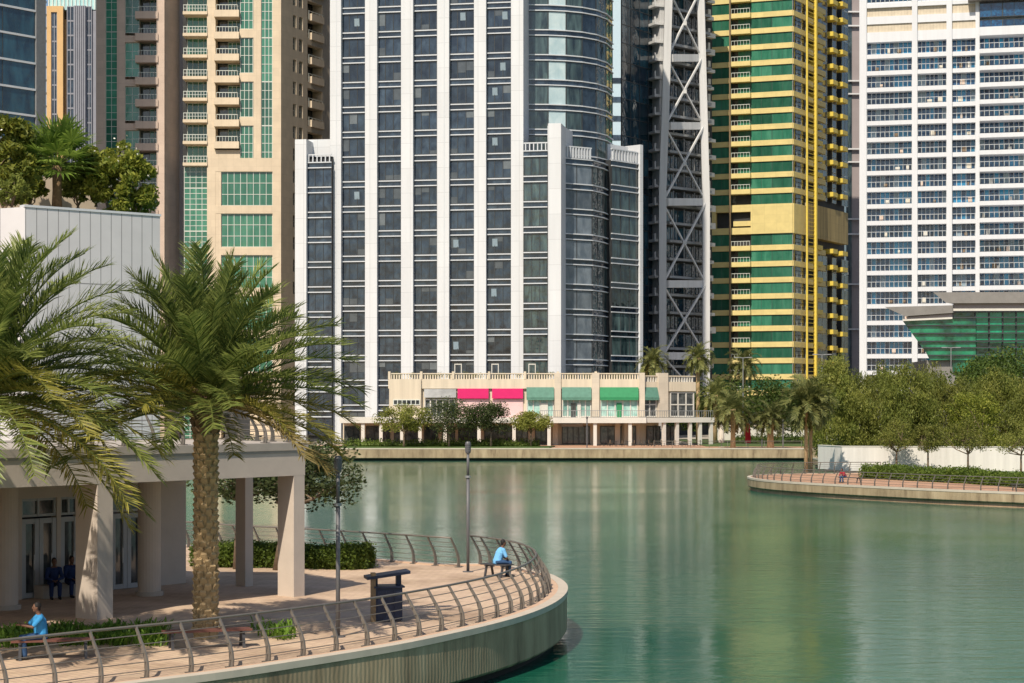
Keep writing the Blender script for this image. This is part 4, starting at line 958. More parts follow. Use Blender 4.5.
def green_hall():
    t = tower('glass_pavilion', P2(960, 345), 'low green glass hall with sloping sides under folded grey roofs, before the white tower')
    fr = Fr(P2(880, 338), P2(1090, 336)); z = lambda py: fr.z(py, 950); ux = fr.at; P = fr.p
    def sheet(mb, pts, d0, d1, mat):
        sh = max(0, -d0) * .55; f = [P(ux(a), d1, z(b)) for a, b in pts]; k = [P(ux(a) + sh, d0, z(b)) for a, b in pts]
        mb.poly(f, mat); mb.poly(k[::-1], mat)
        for i in range(len(pts)): j = (i + 1) % len(pts); mb.poly([f[i], k[i], k[j], f[j]], mat)
    low = [(903, 321), (952, 318), (976, 318), (976, 360), (930, 360), (926, 352)]
    mb = MB(); sheet(mb, low, -20, -.2, M['glass_jade']); mb.build('lower_glazing', t)
    mb = MB(); sheet(mb, [(953, 311), (1090, 311), (1090, 372), (953, 372)], -20, -.6, M['glass_jade']); mb.build('upper_glazing', t)
    for k, y in enumerate((311.5, 317.5, 325, 333, 341, 347.5, 355)):
        mb = MB(); a = 904 + max(0, (y - 321)) * .72; mb.fbox(fr, ux(953 if y < 319 else a), ux(1090), -.3, .25, z(y + .8), z(y - .3), M['mull_dark']); mb.build('transom', t)
    for x in (975.5, 989.5, 1003, 1016.5, 1030, 1044, 1058):
        mb = MB(); mb.fbox(fr, ux(x) - .1, ux(x) + .1, -.7, -.32, z(372), z(311), M['mull_dark']); mb.build('mullion', t)
    W = Many('lit_tone_pane', t)
    for i, x in enumerate((976, 990, 1003.5, 1017)):
        for y0, y1 in ((312.5, 317), (318.5, 324.5), (326, 332.5), (334, 340)):
            q = MB(); q.fbox(fr, ux(x + .6), ux(x + 12.6), -.6, -.52, z(y1), z(y0), M['jade_lit']); W.add(q, 80)  # brighter green paints the strong light on these panes
    W.done()
    mb = MB(); sheet(mb, [(884, 307), (952, 305.5), (952, 313), (908, 316), (905, 316.5)], -20, .7, M['roof_grey']); mb.build('lower_roof', t)
    mb = MB(); sheet(mb, [(932, 292.5), (1090, 292.5), (1090, 303.5), (952, 303.5), (945, 303)], -20, 1.0, M['roof_grey']); mb.build('upper_roof', t)
    mb = MB(); sheet(mb, [(953, 303.7), (1090, 303.7), (1090, 308.5), (953, 308.5)], -19, .1, M['greypink']); sheet(mb, [(906, 316.8), (952, 313.5), (952, 317), (907, 319)], -19, .1, M['greypink']); mb.build('soffit_band', t)
    mb = MB(); sheet(mb, [(949, 308.7), (1090, 308.7), (1090, 311), (953, 311)], -.8, .4, M['offwhite']); sheet(mb, [(902, 319.3), (952, 317.2), (952, 319), (903, 321)], -.4, .4, M['offwhite']); mb.build('eaves_trim', t)
    mb = MB(); mb.fbox(fr, ux(928), ux(1090), -19, -1.2, 0, z(360), M['roof_grey']); mb.build('plinth', t)
green_hall()
# ================================================================== SHOPS ON THE FAR SHORE
def shops():
    t = thing('shop_building', (X(550, 296), 296, 0), 'two storey sand coloured shop building with pink and green signs on the far shore', 'building')
    Y = 290; fr = Fr(P2(340, Y), P2(642, Y)); f2 = Fr(P2(642, Y), P2(698, Y + 5)); ux = fr.at; z = lambda py: Z(py, Y)
    zs0, zs1, zp, zr = z(423), z(417.5), z(379), z(373)
    w_ = MB(); w_.fbox(fr, ux(389), fr.L, -14, -1.0, zs1, zp, M['shop_stone']); w_.fbox(f2, 0, f2.L, -14, -1.0, zs1, zp - .4, M['shop_stone'])
    w_.fbox(fr, ux(388), fr.L + .1, -1.2, -.6, z(388.5), zp, M['shop_stone']); w_.fbox(fr, ux(389), ux(421), -1.3, -.3, zs1, zp, M['shop_stone'])
    w_.fbox(f2, 0, f2.L, -1.2, -.6, z(391), zp - .4, M['shop_stone']); w_.build('wall', t)
    p = MB(); 
    for a, b in ((554.5, 561), (592, 599.5), (639.5, 645), (660, 669.5)):
        q = MB(); f = fr if a < 642 else f2; q.fbox(f, f.at(a), f.at(b), -1.2, -.35, zs1, zr + .05, M['shop_pier']); q.build('pier', t)
    s = MB(); s.fbox(fr, 0, ux(646), -13, .6, zs0, zs1, M['offwhite']); s.fbox(f2, .4, f2.at(713), -6, .4, zs0 + .05, zs1 - .04, M['offwhite']); s.build('floor_slab', t)
    # roof balustrade
    b = MB()
    b.fbox(fr, ux(388), fr.L, -1.1, -.7, zr - .16, zr, M['shop_stone']); b.fbox(f2, .1, f2.L, -1.1, -.7, zr - .5, zr - .34, M['shop_stone'])
    x = 388.5
    while x < 642: u = ux(x); b.fbox(fr, u - .1, u + .1, -1.02, -.8, zp, zr - .16, M['shop_stone']); x += 2.6
    x = 646
    while x < 696: u = f2.at(x); b.fbox(f2, u - .1, u + .1, -1.02, -.8, zp - .4, zr - .5, M['offwhite']); x += 2.6
    for a in (389, 421, 453, 489, 525, 558, 596): b.fbox(fr, ux(a - 1.2), ux(a + 1.2), -1.15, -.55, zp, zr + .25, M['shop_stone'])
    b.build('balustrade', t)
    # signs and awnings
    for a, c, y0, y1, m, nm in ((424, 456, 389, 397.5, 'greysign', 'sign'), (457.5, 488.5, 388.5, 398.5, 'pink', 'sign'), (492, 523, 388.5, 398.5, 'pink', 'sign')):
        q = MB(); q.fbox(fr, ux(a), ux(c), -.6, -.35, z(y1), z(y0), M[m]); q.build(nm, t)
    for f, a, c, m in ((fr, 526.5, 554, 'awning'), (fr, 562, 591.5, 'awning'), (fr, 600, 638.7, 'awning_bright'), (f2, 645.5, 659.5, 'awning')):
        q = MB(); u0, u1 = f.at(a), f.at(c); zt, zb = z(388.5), z(398.5)
        pr_ = [(-.6, zt), (-.1, zb), (-.1, zb + .22), (-.6, zt + .2)]
        for k in range(4):
            (d0, z0), (d1, z1) = pr_[k], pr_[(k + 1) % 4]; q.poly([f.p(u0, d0, z0), f.p(u1, d0, z0), f.p(u1, d1, z1), f.p(u0, d1, z1)], M[m])
        for u in (u0, u1): q.poly([f.p(u, d, zz) for d, zz in pr_] , M[m])
        q.fbox(f, u0 + .02, u1 - .02, -.17, -.11, zb - .25, zb + .04, M[m]); q.build('awning', t)
    # upper shopfronts
    for f, a, c, n, m in ((fr, 424, 455, 5, 'glass_shop'), (fr, 526.5, 554, 4, 'glass_mint'), (fr, 562, 591.5, 5, 'glass_mint'), (fr, 600, 638.5, 5, 'glass_mint'), (f2, 645.5, 659.5, 2, 'glass_shop'), (f2, 673, 697, 3, 'glass_shop')):
        q = window(f, f.at(a), f.at(c), zs1 + .05, z(399 if f is fr else 392), -.9, M[m], M['offwhite'], n, 2 if f is f2 else 1, .18, .12); q.build('window', t)
    for a, c in ((457.5, 488.5), (492, 523)): q = MB(); q.fbox(fr, ux(a), ux(c), -1.0, -.8, zs1, z(399), M['palepink']); q.build('pink_panel', t)
    for a, c, m in ((571, 576, 'glass_shop'), (577.5, 581, 'offwhite'), (617, 622, 'awning_bright'), (541, 548, 'offwhite'), (408, 412, 'glass_blue'), (452, 455, 'glass_blue')):
        q = MB(); q.fbox(fr, ux(a), ux(c), -.93, -.70, zs1, z(403), M[m]); q.build('door', t)
    q = window(fr, ux(393), ux(420), z(405), z(399.5), -.28, M['glass_shop'], M['mull_pale'], 6, 1, .12, .1); q.build('window', t)
    # balcony rail of the upper floor
    q = MB(); q.fbox(fr, ux(540), ux(646), .46, .52, z(410.8), z(410.3), M['grey_metal'])
    x = 540
    while x < 646: u = ux(x); q.fbox(fr, u - .03, u + .03, .46, .51, zs1, z(410.8), M['grey_metal']); x += 2.2
    q.fbox(f2, .5, f2.at(712), .25, .31, z(411.2), z(410.6), M['grey_metal']); x = 648
    while x < 712: u = f2.at(x); q.fbox(f2, u - .03, u + .03, .25, .3, zs1, z(411.2), M['grey_metal']); x += 2.2
    q.build('railing', t)
    # ground floor, set back behind the colonnade
    g_ = MB(); g_.fbox(fr, 0, fr.L, -14, -5.2, 0, zs0, M['shop_stone']); g_.fbox(f2, 0, f2.L - 4, -14, -5, 0, zs0, M['shop_stone']); g_.build('wall', t)
    for a, c, n in ((344, 360, 2), (366, 390, 3), (394, 420, 3), (424, 438, 2), (442, 455, 2), (458, 478, 3), (484, 512, 4), (516, 528, 2), (535, 547, 2), (562, 590, 5), (600, 616, 2), (620, 636, 2)):
        q = window(fr, ux(a, -5), ux(c, -5), .15, z(426.5), -5.1, M['glass_shop'], M['mull_dark'], n, 1, .12, .1); q.build('shop_window', t)
    for a, c in ((646, 660), (664, 676)): q = window(f2, f2.at(a, -5), f2.at(c, -5), .15, z(426.5), -4.9, M['glass_shop'], M['mull_dark'], 2, 1, .12, .1); q.build('shop_window', t)
    q = MB(); q.fbox(fr, ux(561, -5), ux(583, -5), -5.05, -4.8, z(427), z(424), M['greysign']); q.build('sign', t)
    q = MB(); q.fbox(fr, ux(457, -5), ux(474, -5), -5.05, -4.8, z(428), z(425), M['awning']); q.build('sign', t)
    for a in (363, 381, 402, 420, 445, 479, 514, 549, 595, 630): q = MB(); u = ux(a); q.fbox(fr, u - .26, u + .26, -.2, .32, 0, zs0, M['offwhite']); q.build('column', t)
    for a in (556, 619): q = MB(); u = ux(a); q.fbox(fr, u - .4, u + .4, -4.9, -4.0, 0, zs0, M['shop_pier']); q.build('column', t)
    for a in (664, 677, 690, 700, 711): q = MB(); u = f2.at(a); q.fbox(f2, u - .24, u + .24, -.3, .2, 0, zs0 + .04, M['offwhite']); q.build('column', t)
    for a in (458, 495, 532): 
        q = MB(); u = ux(a, -1.5)
        for dx in (-.55, .45): q.fbox(fr, u + dx, u + dx + .12, -1.6, -1.5, zr, zr + 1.3, M['offwhite'])
        q.fbox(fr, u - .55, u + .57, -1.6, -1.5, zr + 1.3, zr + 1.45, M['offwhite']); q.build('roof_frame', t)
shops()
def low_wall():
    t = thing('garden_wall', (X(770, 330), 330, 0), 'long low cream wall behind the far palms', 'wall'); mb = MB(); mb.box(X(716, 330), X(860, 330), 330, 331, 0, 2.5, M['offwhite']); mb.build('wall', t)
    mb = MB(); mb.box(X(715, 330), X(861, 330), 329.8, 331.2, 2.5, 2.7, M['kerb']); mb.build('coping', t)
low_wall()

# ================================================================== WHITE WALL ON THE PENINSULA
def white_wall():
    a, b, c = P2(842, 194), P2(1060, 190), P2(818, 199.5)
    t = thing('garden_wall', (b[0] * .5 + a[0] * .5, 193, PZ), 'plain white garden wall at the foot of the dense trees on the right', 'wall')
    f = Fr(a, b); g_ = Fr(c, a); mb = MB(); mb.fbox(f, 0, f.L, -.3, 0, PZ, 1.95, M['white_wall']); mb.fbox(g_, 0, g_.L, -.3, 0, PZ, 1.95, M['white_wall']); mb.build('wall', t)
    mb = MB(); mb.fbox(f, -.05, f.L, -.35, .05, 1.95, 2.03, M['offwhite']); mb.fbox(g_, 0, g_.L - .06, -.35, .05, 1.95, 2.026, M['offwhite']); mb.build('coping', t)
white_wall()

# ================================================================== METAL CLAD BUILDING, ROOF GARDEN
def clad_building():
    t = thing('clad_building', (-21, 100, 0), 'pale metal panelled building with a roof garden behind the left palms', 'building')
    a, b = P2(25, 95), P2(160, 99.8); fr = Fr(a, b); zt = fr.z(207, 25)
    mb = MB(); bk = fr.p(fr.L, -22, 0); mb.prism([(-60, 118), (-34, 99.5), a, b, (bk[0], bk[1]), (-60, 140)], 0, zt, M['cladwall'], M['ground']); mb.build('wall', t)
    mb = MB(); mb.fbox(fr, -.05, fr.L + .05, -.5, .05, zt + .003, zt + .12, M['white_band']); mb.build('coping', t)
    f2 = Fr(P2(-60, 108), P2(96, 110)); zz = Z(176, 109); mb = MB(); mb.fbox(f2, 0, f2.L, -2, 0, zt + .05, zz, M['planterwall']); mb.build('planter_wall', t)
    mb = MB(); mb.tube([f2.p(0, .05, zz + .35), f2.p(f2.L, .05, zz + .35)], .05, 6, M['grey_metal'])
    for i in range(9): u = f2.L * i / 8; mb.tube([f2.p(u, .05, zz - .1), f2.p(u, .05, zz + .35)], .03, 5, M['grey_metal'])
    mb.build('handrail', t)
clad_building()

# ================================================================== PAVILION ON THE PROMENADE
PU = Vector((.604, .797)); PC = Vector((-6.72, 61.7))
PF = Fr(PC - PU * 16, PC)
def pavilion():
    t = thing('pavilion', (PC.x - 8, PC.y - 2, 0), 'low concrete pavilion with square columns and a railed roof terrace', 'building')
    fr = PF; L = fr.L; P = fr.p
    mb = MB(); pl = [P(-14, 0, 0)[:2], P(L, 0, 0)[:2], P(L + 1.6, -5.2, 0)[:2], P(L - 2, -11, 0)[:2], P(-14, -11, 0)[:2]]
    mb.prism(pl, 3.92, 4.66, M['pavilion']); mb.build('roof_slab', t)
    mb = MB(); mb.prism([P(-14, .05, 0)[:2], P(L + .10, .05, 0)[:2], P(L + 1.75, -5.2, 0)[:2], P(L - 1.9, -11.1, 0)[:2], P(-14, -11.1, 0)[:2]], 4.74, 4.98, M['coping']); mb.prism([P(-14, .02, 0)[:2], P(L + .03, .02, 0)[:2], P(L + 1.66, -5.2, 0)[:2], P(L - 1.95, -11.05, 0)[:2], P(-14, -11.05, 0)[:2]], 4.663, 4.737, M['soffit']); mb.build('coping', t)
    for u1, wd, d0, d1 in ((L - .02, .50, -.72, -.004), (fr.at(113, 0) , .58, -.96, -.004), (L - 17.6, .58, -.96, -.004)):
        q = MB(); q.fbox(fr, u1 - wd, u1, d0, d1, 0, 3.92, M['pavilion']); q.build('column', t)
    q = MB(); q.fbox(fr, L + 1.05, L + 1.42, -4.25, -3.78, 0, 3.92, M['pavilion']); q.build('column', t)
    for u, d in ((7.6, -4.5), (13.1, -4.2), (2.0, -4.5)):
        q = MB(); c = P(u, d, 0); q.tube([(c[0], c[1], 0), (c[0], c[1], 3.92)], .37, 24, M['pavilion']); q.tube([(c[0], c[1], 0), (c[0], c[1], .14)], .45, 24, M['coping']); q.build('round_column', t, smooth=False)
    # back wall with glazed doors
    bw = -6.4; q = MB(); doors = [(22, 57), (61, 79), (112, 143)]; zd = 2.55; zt = 3.2
    def at(px): return fr.at(px, bw)
    xs = [-10] + [v for a, b in doors for v in (at(a), at(b))] + [at(186)]
    for k in range(0, len(xs), 2): q.fbox(fr, xs[k], xs[k + 1], bw - .3, bw, 0, 3.92, M['pavilion'])
    for a, b in doors: q.fbox(fr, at(a), at(b), bw - .3, bw - .002, zt, 3.918, M['pavilion'])
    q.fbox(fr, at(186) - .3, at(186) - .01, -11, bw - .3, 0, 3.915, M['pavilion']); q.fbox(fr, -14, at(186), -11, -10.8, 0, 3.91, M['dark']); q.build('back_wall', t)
    for a, b in doors:
        u0, u1 = at(a), at(b); um = (u0 + u1) / 2
        q = window(fr, u0, u1, zd + .06, zt, bw - .12, M['glass_shop'], M['doorframe'], 2, 1, .08, .06); q.build('transom_window', t)
        for s0, s1 in (((u0, um), (um, u1)) if b - a > 25 else ((u0, u1),)):
            q = window(fr, s0 + .01, s1 - .01, .02, zd, bw - .1, M['glass_shop'], M['doorframe'], 1, 1, .16, .08); dd = q.build('glazed_door', t)
            q = MB(); q.tube([P(s1 - .25, bw + .05, .9), P(s1 - .25, bw + .05, 1.4)], .025, 6, M['steel']); q.build('handle', dd)
    q = MB(); q.tube([P(at(152), bw + .12, 0), P(at(152), bw + .12, 3.9)], .06, 8, M['steel']); q.build('drainpipe', t)
    q = MB(); q.fbox(fr, at(60), at(84), bw + .01, bw + .45, .0, .42, M['coping']); q.fbox(fr, at(34), at(60) - .01, bw + .01, bw + .45, .0, .42, M['coping']); q.build('ledge', t)
pavilion()
ter = [Vector(PF.p(u, -.25, 0)[:2]) for u in [-8 + 1.18 * k for k in range(21)] if u < PF.L - .1]
ter += [Vector(PF.p(PF.L + .15 + .3 * k * 1.1, -.9 - 1.05 * k, 0)[:2]) for k in range(0, 5)]
railing(ter, 'railing', 'steel railing along the roof terrace of the pavilion', z=4.985, h=.95, lean=.35, bars=4)

# ================================================================== STREET FURNITURE
def lamp_post(p, label):
    t = thing('lamp_post', p, label, 'lamp post', 'slim lamp posts on the promenade')
    b = MB(); x, y, z = p
    b.tube([(x, y, z), (x, y, z + .03)], .20, 16, M['lamp']); b.build('base_plate', t)
    b = MB(); b.tube([(x, y, z + .02), (x, y, z + 3.55)], .058, 14, M['lamp']); b.build('pole', t, smooth=True)
    b = MB(); b.tube([(x, y, z + 3.5), (x, y, z + 3.58)], .10, 14, M['grey_metal']); b.build('collar', t)
    b = MB(); b.tube([(x, y, z + 3.58), (x, y, z + 4.45)], .05, 14, M['lamp']); b.build('pole', t, smooth=True)
    b = MB(); b.tube([(x, y, z + 4.4), (x, y, z + 4.46), (x, y, z + 4.78), (x, y, z + 4.84)], [.08, .105, .105, .07], 14, M['lamp'])
    for k in range(4): b.tube([(x, y, z + 4.5 + .07 * k), (x, y, z + 4.52 + .07 * k)], .12, 14, M['lamp'])
    b.build('lamp_head', t)
q = G(338, 637); lamp_post((q.x, q.y, 0), 'dark lamp post right of the corner column, nearest the pavilion')
q = G(468, 572); lamp_post((q.x, q.y, 0), 'dark lamp post near the promenade tip beside the seated man')

def litter_bin():
    p = G(387, 621); t = thing('litter_bin', (p.x, p.y, 0), 'dark navy litter bin under a tilted roof on the promenade', 'litter bin'); rz = Matrix.Rotation(R(12), 3, 'Z')
    def bx(x0, x1, y0, y1, z0, z1, m, mb, tilt=0.0):
        pts = []
        for z in (z0, z1):
            for x, y in ((x0, y0), (x1, y0), (x1, y1), (x0, y1)):
                v = rz @ Vector((x, y, 0)); pts.append((p.x + v.x, p.y + v.y, z + tilt * x))
        mb.hexa(pts, m)
    b = MB(); bx(-.36, .40, -.32, .32, .06, .98, M['navy'], b); b.build('body', t)
    b = MB(); bx(-.33, .37, -.29, .29, 0, .06, M['bench_leg'], b); b.build('plinth', t)
    b = MB()
    for k in range(3): x = -.22 + .24 * k; bx(x - .09, x + .09, -.345, -.32, .14, .9, M['navy'], b)
    b.build('front_panel', t)
    b = MB(); bx(-.42, .46, -.38, .38, .98, 1.03, M['navy'], b); b.build('rim', t)
    b = MB(); bx(-.40, -.28, -.1, .1, 1.03, 1.3, M['navy'], b); b.build('post', t)
    b = MB(); bx(-.50, -.37, -.34, -.16, 0, 1.42, M['bronze'], b); b.build('post', t)
    b = MB(); bx(.26, .40, -.1, .1, 1.03, 1.36, M['navy'], b); b.build('post', t)
    b = MB(); bx(-.62, .62, -.40, .40, 1.30, 1.38, M['navy'], b, .13); b.build('roof', t)
litter_bin()

def bench(p, rz, L, label, z=0.0, sm='bench_red'):
    t = thing('bench', (p[0], p[1], z), label, 'bench', None); c, s = math.cos(rz), math.sin(rz)
    def W_(x, y, zz): return (p[0] + c * x - s * y, p[1] + s * x + c * y, z + zz)
    def bx(mb, x0, x1, y0, y1, z0, z1, m): mb.hexa([W_(x0, y0, z0), W_(x1, y0, z0), W_(x1, y1, z0), W_(x0, y1, z0), W_(x0, y0, z1), W_(x1, y0, z1), W_(x1, y1, z1), W_(x0, y1, z1)], m)
    b = MB()
    for k in range(4): bx(b, -L / 2, L / 2, -.24 + .125 * k, -.135 + .125 * k, .43, .475, M[sm])
    b.build('seat', t)
    for sx in (-1, 1):
        b = MB(); x = sx * (L / 2 - .22)
        for sy in (-1, 1): b.bar(W_(x, sy * .14, .42), W_(x, sy * .26, 0), .07, .06, M['bench_leg'])
        bx(b, x - .035, x + .035, -.24, .24, .38, .428, M['bench_leg']); b.build('leg_frame', t)
    return t
b1 = G(207, 648); bench((b1.x, b1.y), R(18), 2.25, 'red brown slatted bench beneath the palm by the near railing')
b2 = G(52, 659); bench((b2.x, b2.y + .1), R(14), 2.0, 'bench under the man in the bright blue shirt at the left edge')
b3 = G(497, 577); bench((b3.x, b3.y + .05), R(-35), 1.15, 'short dark bench under the seated man at the promenade tip', sm='bench_leg')
bench((X(850, 163.5), 163.5), R(-52), 2.4, 'dark bench by the railing of the peninsula with a person in red', z=PZ, sm='bench_leg')
b5 = bench((X(1022, 148.5), 148.5), R(-46), 1.8, 'bench by the peninsula railing at the right edge of the photo', z=PZ, sm='bench_leg')

def parasol(px, Y, h, m, label):
    t = thing('parasol', (X(px, Y), Y, 0), label, 'parasol', 'folded parasols on the far shore'); x = X(px, Y)
    b = MB(); b.tube([(x, Y, 0), (x, Y, h + .15)], .05, 6, M['grey_metal']); b.build('pole', t)
    b = MB(); b.tube([(x, Y, .7), (x, Y, 1.0), (x, Y, h * .6), (x, Y, h - .2), (x, Y, h)], [.42, .46, .40, .26, .04], 10, m); b.build('canopy', t)
    b = MB(); b.box(x - .4, x + .4, Y - .4, Y + .4, 0, .1, M['kerb']); b.build('base_plate', t)
parasol(721.5, 279, 3.3, M['canvas'], 'folded cream parasol left of the far palms')
parasol(748, 276, 3.6, M['canvas_red'], 'folded red parasol between the far palms')

def road_lamp(px, Y, py, label, arm=1):
    x = X(px, Y); h = Z(py, Y); t = thing('road_lamp', (x, Y, 0), label, 'street lamp', 'tall road lamps before the towers')
    b = MB(); b.tube([(x, Y, 0), (x, Y, h)], [.11, .06], 8, M['grey_metal']); b.build('pole', t)
    for s in (-1, 1):
        b = MB(); b.tube([(x, Y, h), (x + s * .75, Y, h + .1)], .06, 6, M['grey_metal']); b.box(x + s * 1.1 - .4, x + s * 1.1 + .4, Y - .15, Y + .15, h + .02, h + .16, M['grey_metal']); b.build('lamp_arm', t)
road_lamp(822, 300, 355, 'tall double armed street lamp before the yellow tower, right of its side balconies')
road_lamp(743, 312, 358, 'tall double armed street lamp before the green and yellow storeys')
road_lamp(951, 300, 348, 'tall double armed street lamp before the green glass hall')
def far_post(px, Y, py, label):
    x = X(px, Y); h = Z(py, Y); t = thing('lamp_post', (x, Y, -.0), label, 'lamp post'); b = MB(); b.tube([(x, Y, 0), (x, Y, h)], .09, 8, M['lamp']); b.build('pole', t); b = MB(); b.tube([(x, Y, h), (x, Y, h + .35)], .15, 8, M['lamp']); b.build('lamp_head', t)
far_post(783, 270.5, 422, 'slim lamp post on the far shore right of the stout palm')
far_post(762, 278, 424, 'slim lamp post on the far shore left of the stout palm')
far_post(587, 276, 419, 'slim dark lamp post before the colonnade of the shops')

# ================================================================== PLANTS
def in_ball(rng, n, c, r):
    d = rng.normal(size=(n, 3)); d /= np.linalg.norm(d, axis=1)[:, None]
    q = rng.random(n) ** (1 / 2.2)
    return np.array(c) + d * q[:, None] * np.array(r)
def tree(name, label, x, y, z0, H, trunk_h, crown, nclump, nleaf, leaf, mat, seed, cat='tree', group=None, trunk_r=.14, limbs=5, flat=0.0, aspect=.5, clump=.34, lean=(0, 0), bark='bark', vary=None, bottom=.15, upright=1.0):
    """tapered trunk, forking limbs, a crown of many small leaves in uneven clumps"""
    rng = np.random.default_rng(seed); t = thing(name, (x, y, z0), label, cat, group)
    cx, cy = x + lean[0], y + lean[1]; rx, ry = crown; zc0 = z0 + trunk_h; hz = H - trunk_h
    C_ = []
    while len(C_) < nclump:
        p = rng.uniform(-1, 1, 3)
        if p[0] ** 2 + p[1] ** 2 + (p[2] * .95) ** 2 > 1 or (np.linalg.norm(p) < .35 and rng.random() < .7): continue
        w_ = 1 - .25 * max(0, p[2]); C_.append((cx + p[0] * rx * w_, cy + p[1] * ry * w_, zc0 + hz * (.5 + .5 * p[2]) * (1 - bottom) + hz * bottom * .6))
    b = MB()
    b.tube([(x, y, z0 - .05), (x + lean[0] * .15, y + lean[1] * .15, z0 + trunk_h * .5), (x + lean[0] * .4, y + lean[1] * .4, z0 + trunk_h)], [trunk_r * 1.25, trunk_r, trunk_r * .8], 8, M[bark]); b.build('trunk', t, smooth=True)
    s0 = Vector((x + lean[0] * .4, y + lean[1] * .4, z0 + trunk_h))
    b = MB()
    for k in range(limbs):
        c = Vector(C_[(k * 7) % len(C_)]); m = s0.lerp(c, .5) + Vector((rng.normal() * .1 * rx, rng.normal() * .1 * ry, -.05 * hz)); b.tube([s0, m, c], [trunk_r * .6, trunk_r * .38, trunk_r * .1], 6, M[bark], cap=False)
        for q in range(2):
            c2 = Vector(C_[(k * 7 + 3 * q + 2) % len(C_)]); b.tube([m, m.lerp(c2, .6) + Vector((0, 0, .05 * hz)), c2], [trunk_r * .3, trunk_r * .18, trunk_r * .06], 5, M[bark], cap=False)
    b.build('limbs', t, smooth=True)
    f = MB(); per = nleaf // nclump; s = clump * min(rx, hz)
    for c in C_:
        k = rng.uniform(.65, 1.3); P = in_ball(rng, int(per * k * k), c, (s * k * (.8 if upright > 1 else 1), s * k * (.8 if upright > 1 else 1), s * k * (1.25 if upright > 1 else .75))); f.leaves(P, leaf * rng.uniform(.7, 1.3, len(P)), M[mat if vary is None or rng.random() > .35 else vary], rng, aspect, flat, None, upright)
    f.build('crown', t); return t

# dense trees behind the white wall of the peninsula
dt = 'dense trees behind the white wall'
tl = [(838, 206, 'leaf_olive', 368, 30, 'tall olive green feathery tree at the left end of the white wall'),
      (872, 212, 'leaf_olive', 372, 30, 'broad olive tree behind the wall, second from its left end'),
      (905, 204, 'leaf_mid', 369, 34, 'dusty green tree behind the wall, above the first small trunk'),
      (940, 210, 'leaf_olive', 372, 32, 'olive tree behind the wall, above the second small trunk'),
      (1000, 212, 'leaf_mid', 378, 34, 'mid green tree behind the wall, under the dark round crown'),
      (1040, 205, 'leaf_olive', 376, 34, 'olive tree behind the wall, cut by the right edge')]
for k, (px, Y, m, py, wpx, lab) in enumerate(tl):
    H = Z(py, Y) + .25; rx = wpx * Y / F
    tree('dense_tree', lab, X(px, Y), Y, PZ, H + .25, .7, (rx * 1.12, 3.2), 80, 30000, .34, m, 40 + k, group=dt, clump=.32, limbs=6, aspect=.26, bottom=.0, upright=2.2, vary='leaf_mid' if m == 'leaf_olive' else 'leaf_olive')
tree('dense_tree', 'dark green rounded tree rising above the others at the right edge', X(1003, 224), 224, 0, Z(345, 224), 3, (6.6, 5), 46, 13000, .42, 'leaf_dark', 61, group=dt, clump=.36, aspect=.5)
tree('dense_tree', 'yellowish green tree in the middle of the trees above the white wall', X(972, 202), 202, PZ, 8.4, 1.5, (3.2, 2.6), 32, 7000, .26, 'leaf_shrub', 62, group=dt, clump=.32, aspect=.4)
st = [(896.5, 190, 4.6, 2.1, 'small forked tree before the white wall, first from the left'), (928, 188, 4.2, 1.7, 'small thin tree before the white wall, second from the left'), (968, 181, 5.0, 2.6, 'widest small forked tree before the white wall, with the stoutest trunk'), (1021, 178, 5.0, 2.5, 'small forked tree before the white wall at the right edge')]
for k, (px, Y, H, rx, lab) in enumerate(st):
    tree('small_tree', lab, X(px, Y), Y, PZ, H + .6, 2.0, (rx, rx), 26, 3800, .20, 'leaf_olive', 70 + k, group='small forked trees before the white wall', trunk_r=.10, limbs=7, clump=.34, aspect=.4)

# small trees before the shops
for k, (px, H, rx, m, lab) in enumerate([(404, 6.4, 3.3, 'leaf_olive', 'loose olive tree on the shop lawn, leftmost of the four'), (449, 7.0, 4.4, 'leaf_acacia', 'wide dark tree on the shop lawn under the grey and pink signs'), (491, 6.3, 3.6, 'leaf_acacia', 'spreading tree on the shop lawn under the second pink sign'), (531, 5.2, 2.7, 'leaf_olive', 'light green tree on the shop lawn under the left green awning')]):
    tree('small_tree', lab, X(px, 276 + k), 276 + k, .1, H, 2.1, (rx * 1.1, 2.8), 36, 6500, .28, m, 80 + k, group='small trees on the lawn before the shops', trunk_r=.16, limbs=7, clump=.30, flat=.4)
# background trees behind the far palms
for k, (px, Y, py, rx, lab) in enumerate([(722, 315, 380, 6, 'dark tree behind the leftmost far palm'), (762, 318, 379, 7, 'dark wide tree behind the far palms, below the yellow tower'), (792, 316, 383, 6, 'dark tree behind the tall double palm'), (690, 330, 392, 4, 'dark tree at the right end of the shops'), (820, 300, 384, 5, 'dark tree beside the tall double palm, left of the olive trees')]):
    tree('background_tree', lab, X(px, Y), Y, 0, Z(py, Y), 1.6, (rx, 4), 34, 4200, .5, 'leaf_dark', 90 + k, group='dark trees on the far shore', clump=.36)

# acacia behind the pavilion
q1 = G(237, 569); q2 = G(277, 570)
tree('acacia_tree', 'dark spreading tree behind the pavilion with its trunk between the columns', q1.x, q1.y, 0, 4.9, 2.6, (2.6, 2.2), 34, 5200, .17, 'leaf_acacia', 101, trunk_r=.14, lean=(.3, .2), flat=.75, clump=.30, limbs=8)
tree('acacia_tree', 'dark spreading tree reaching right over the lamp post beside the pavilion', q2.x, q2.y, 0, 4.7, 2.4, (2.3, 2.2), 34, 5200, .17, 'leaf_acacia', 102, trunk_r=.14, lean=(1.3, -.4), flat=.75, clump=.30, limbs=8)

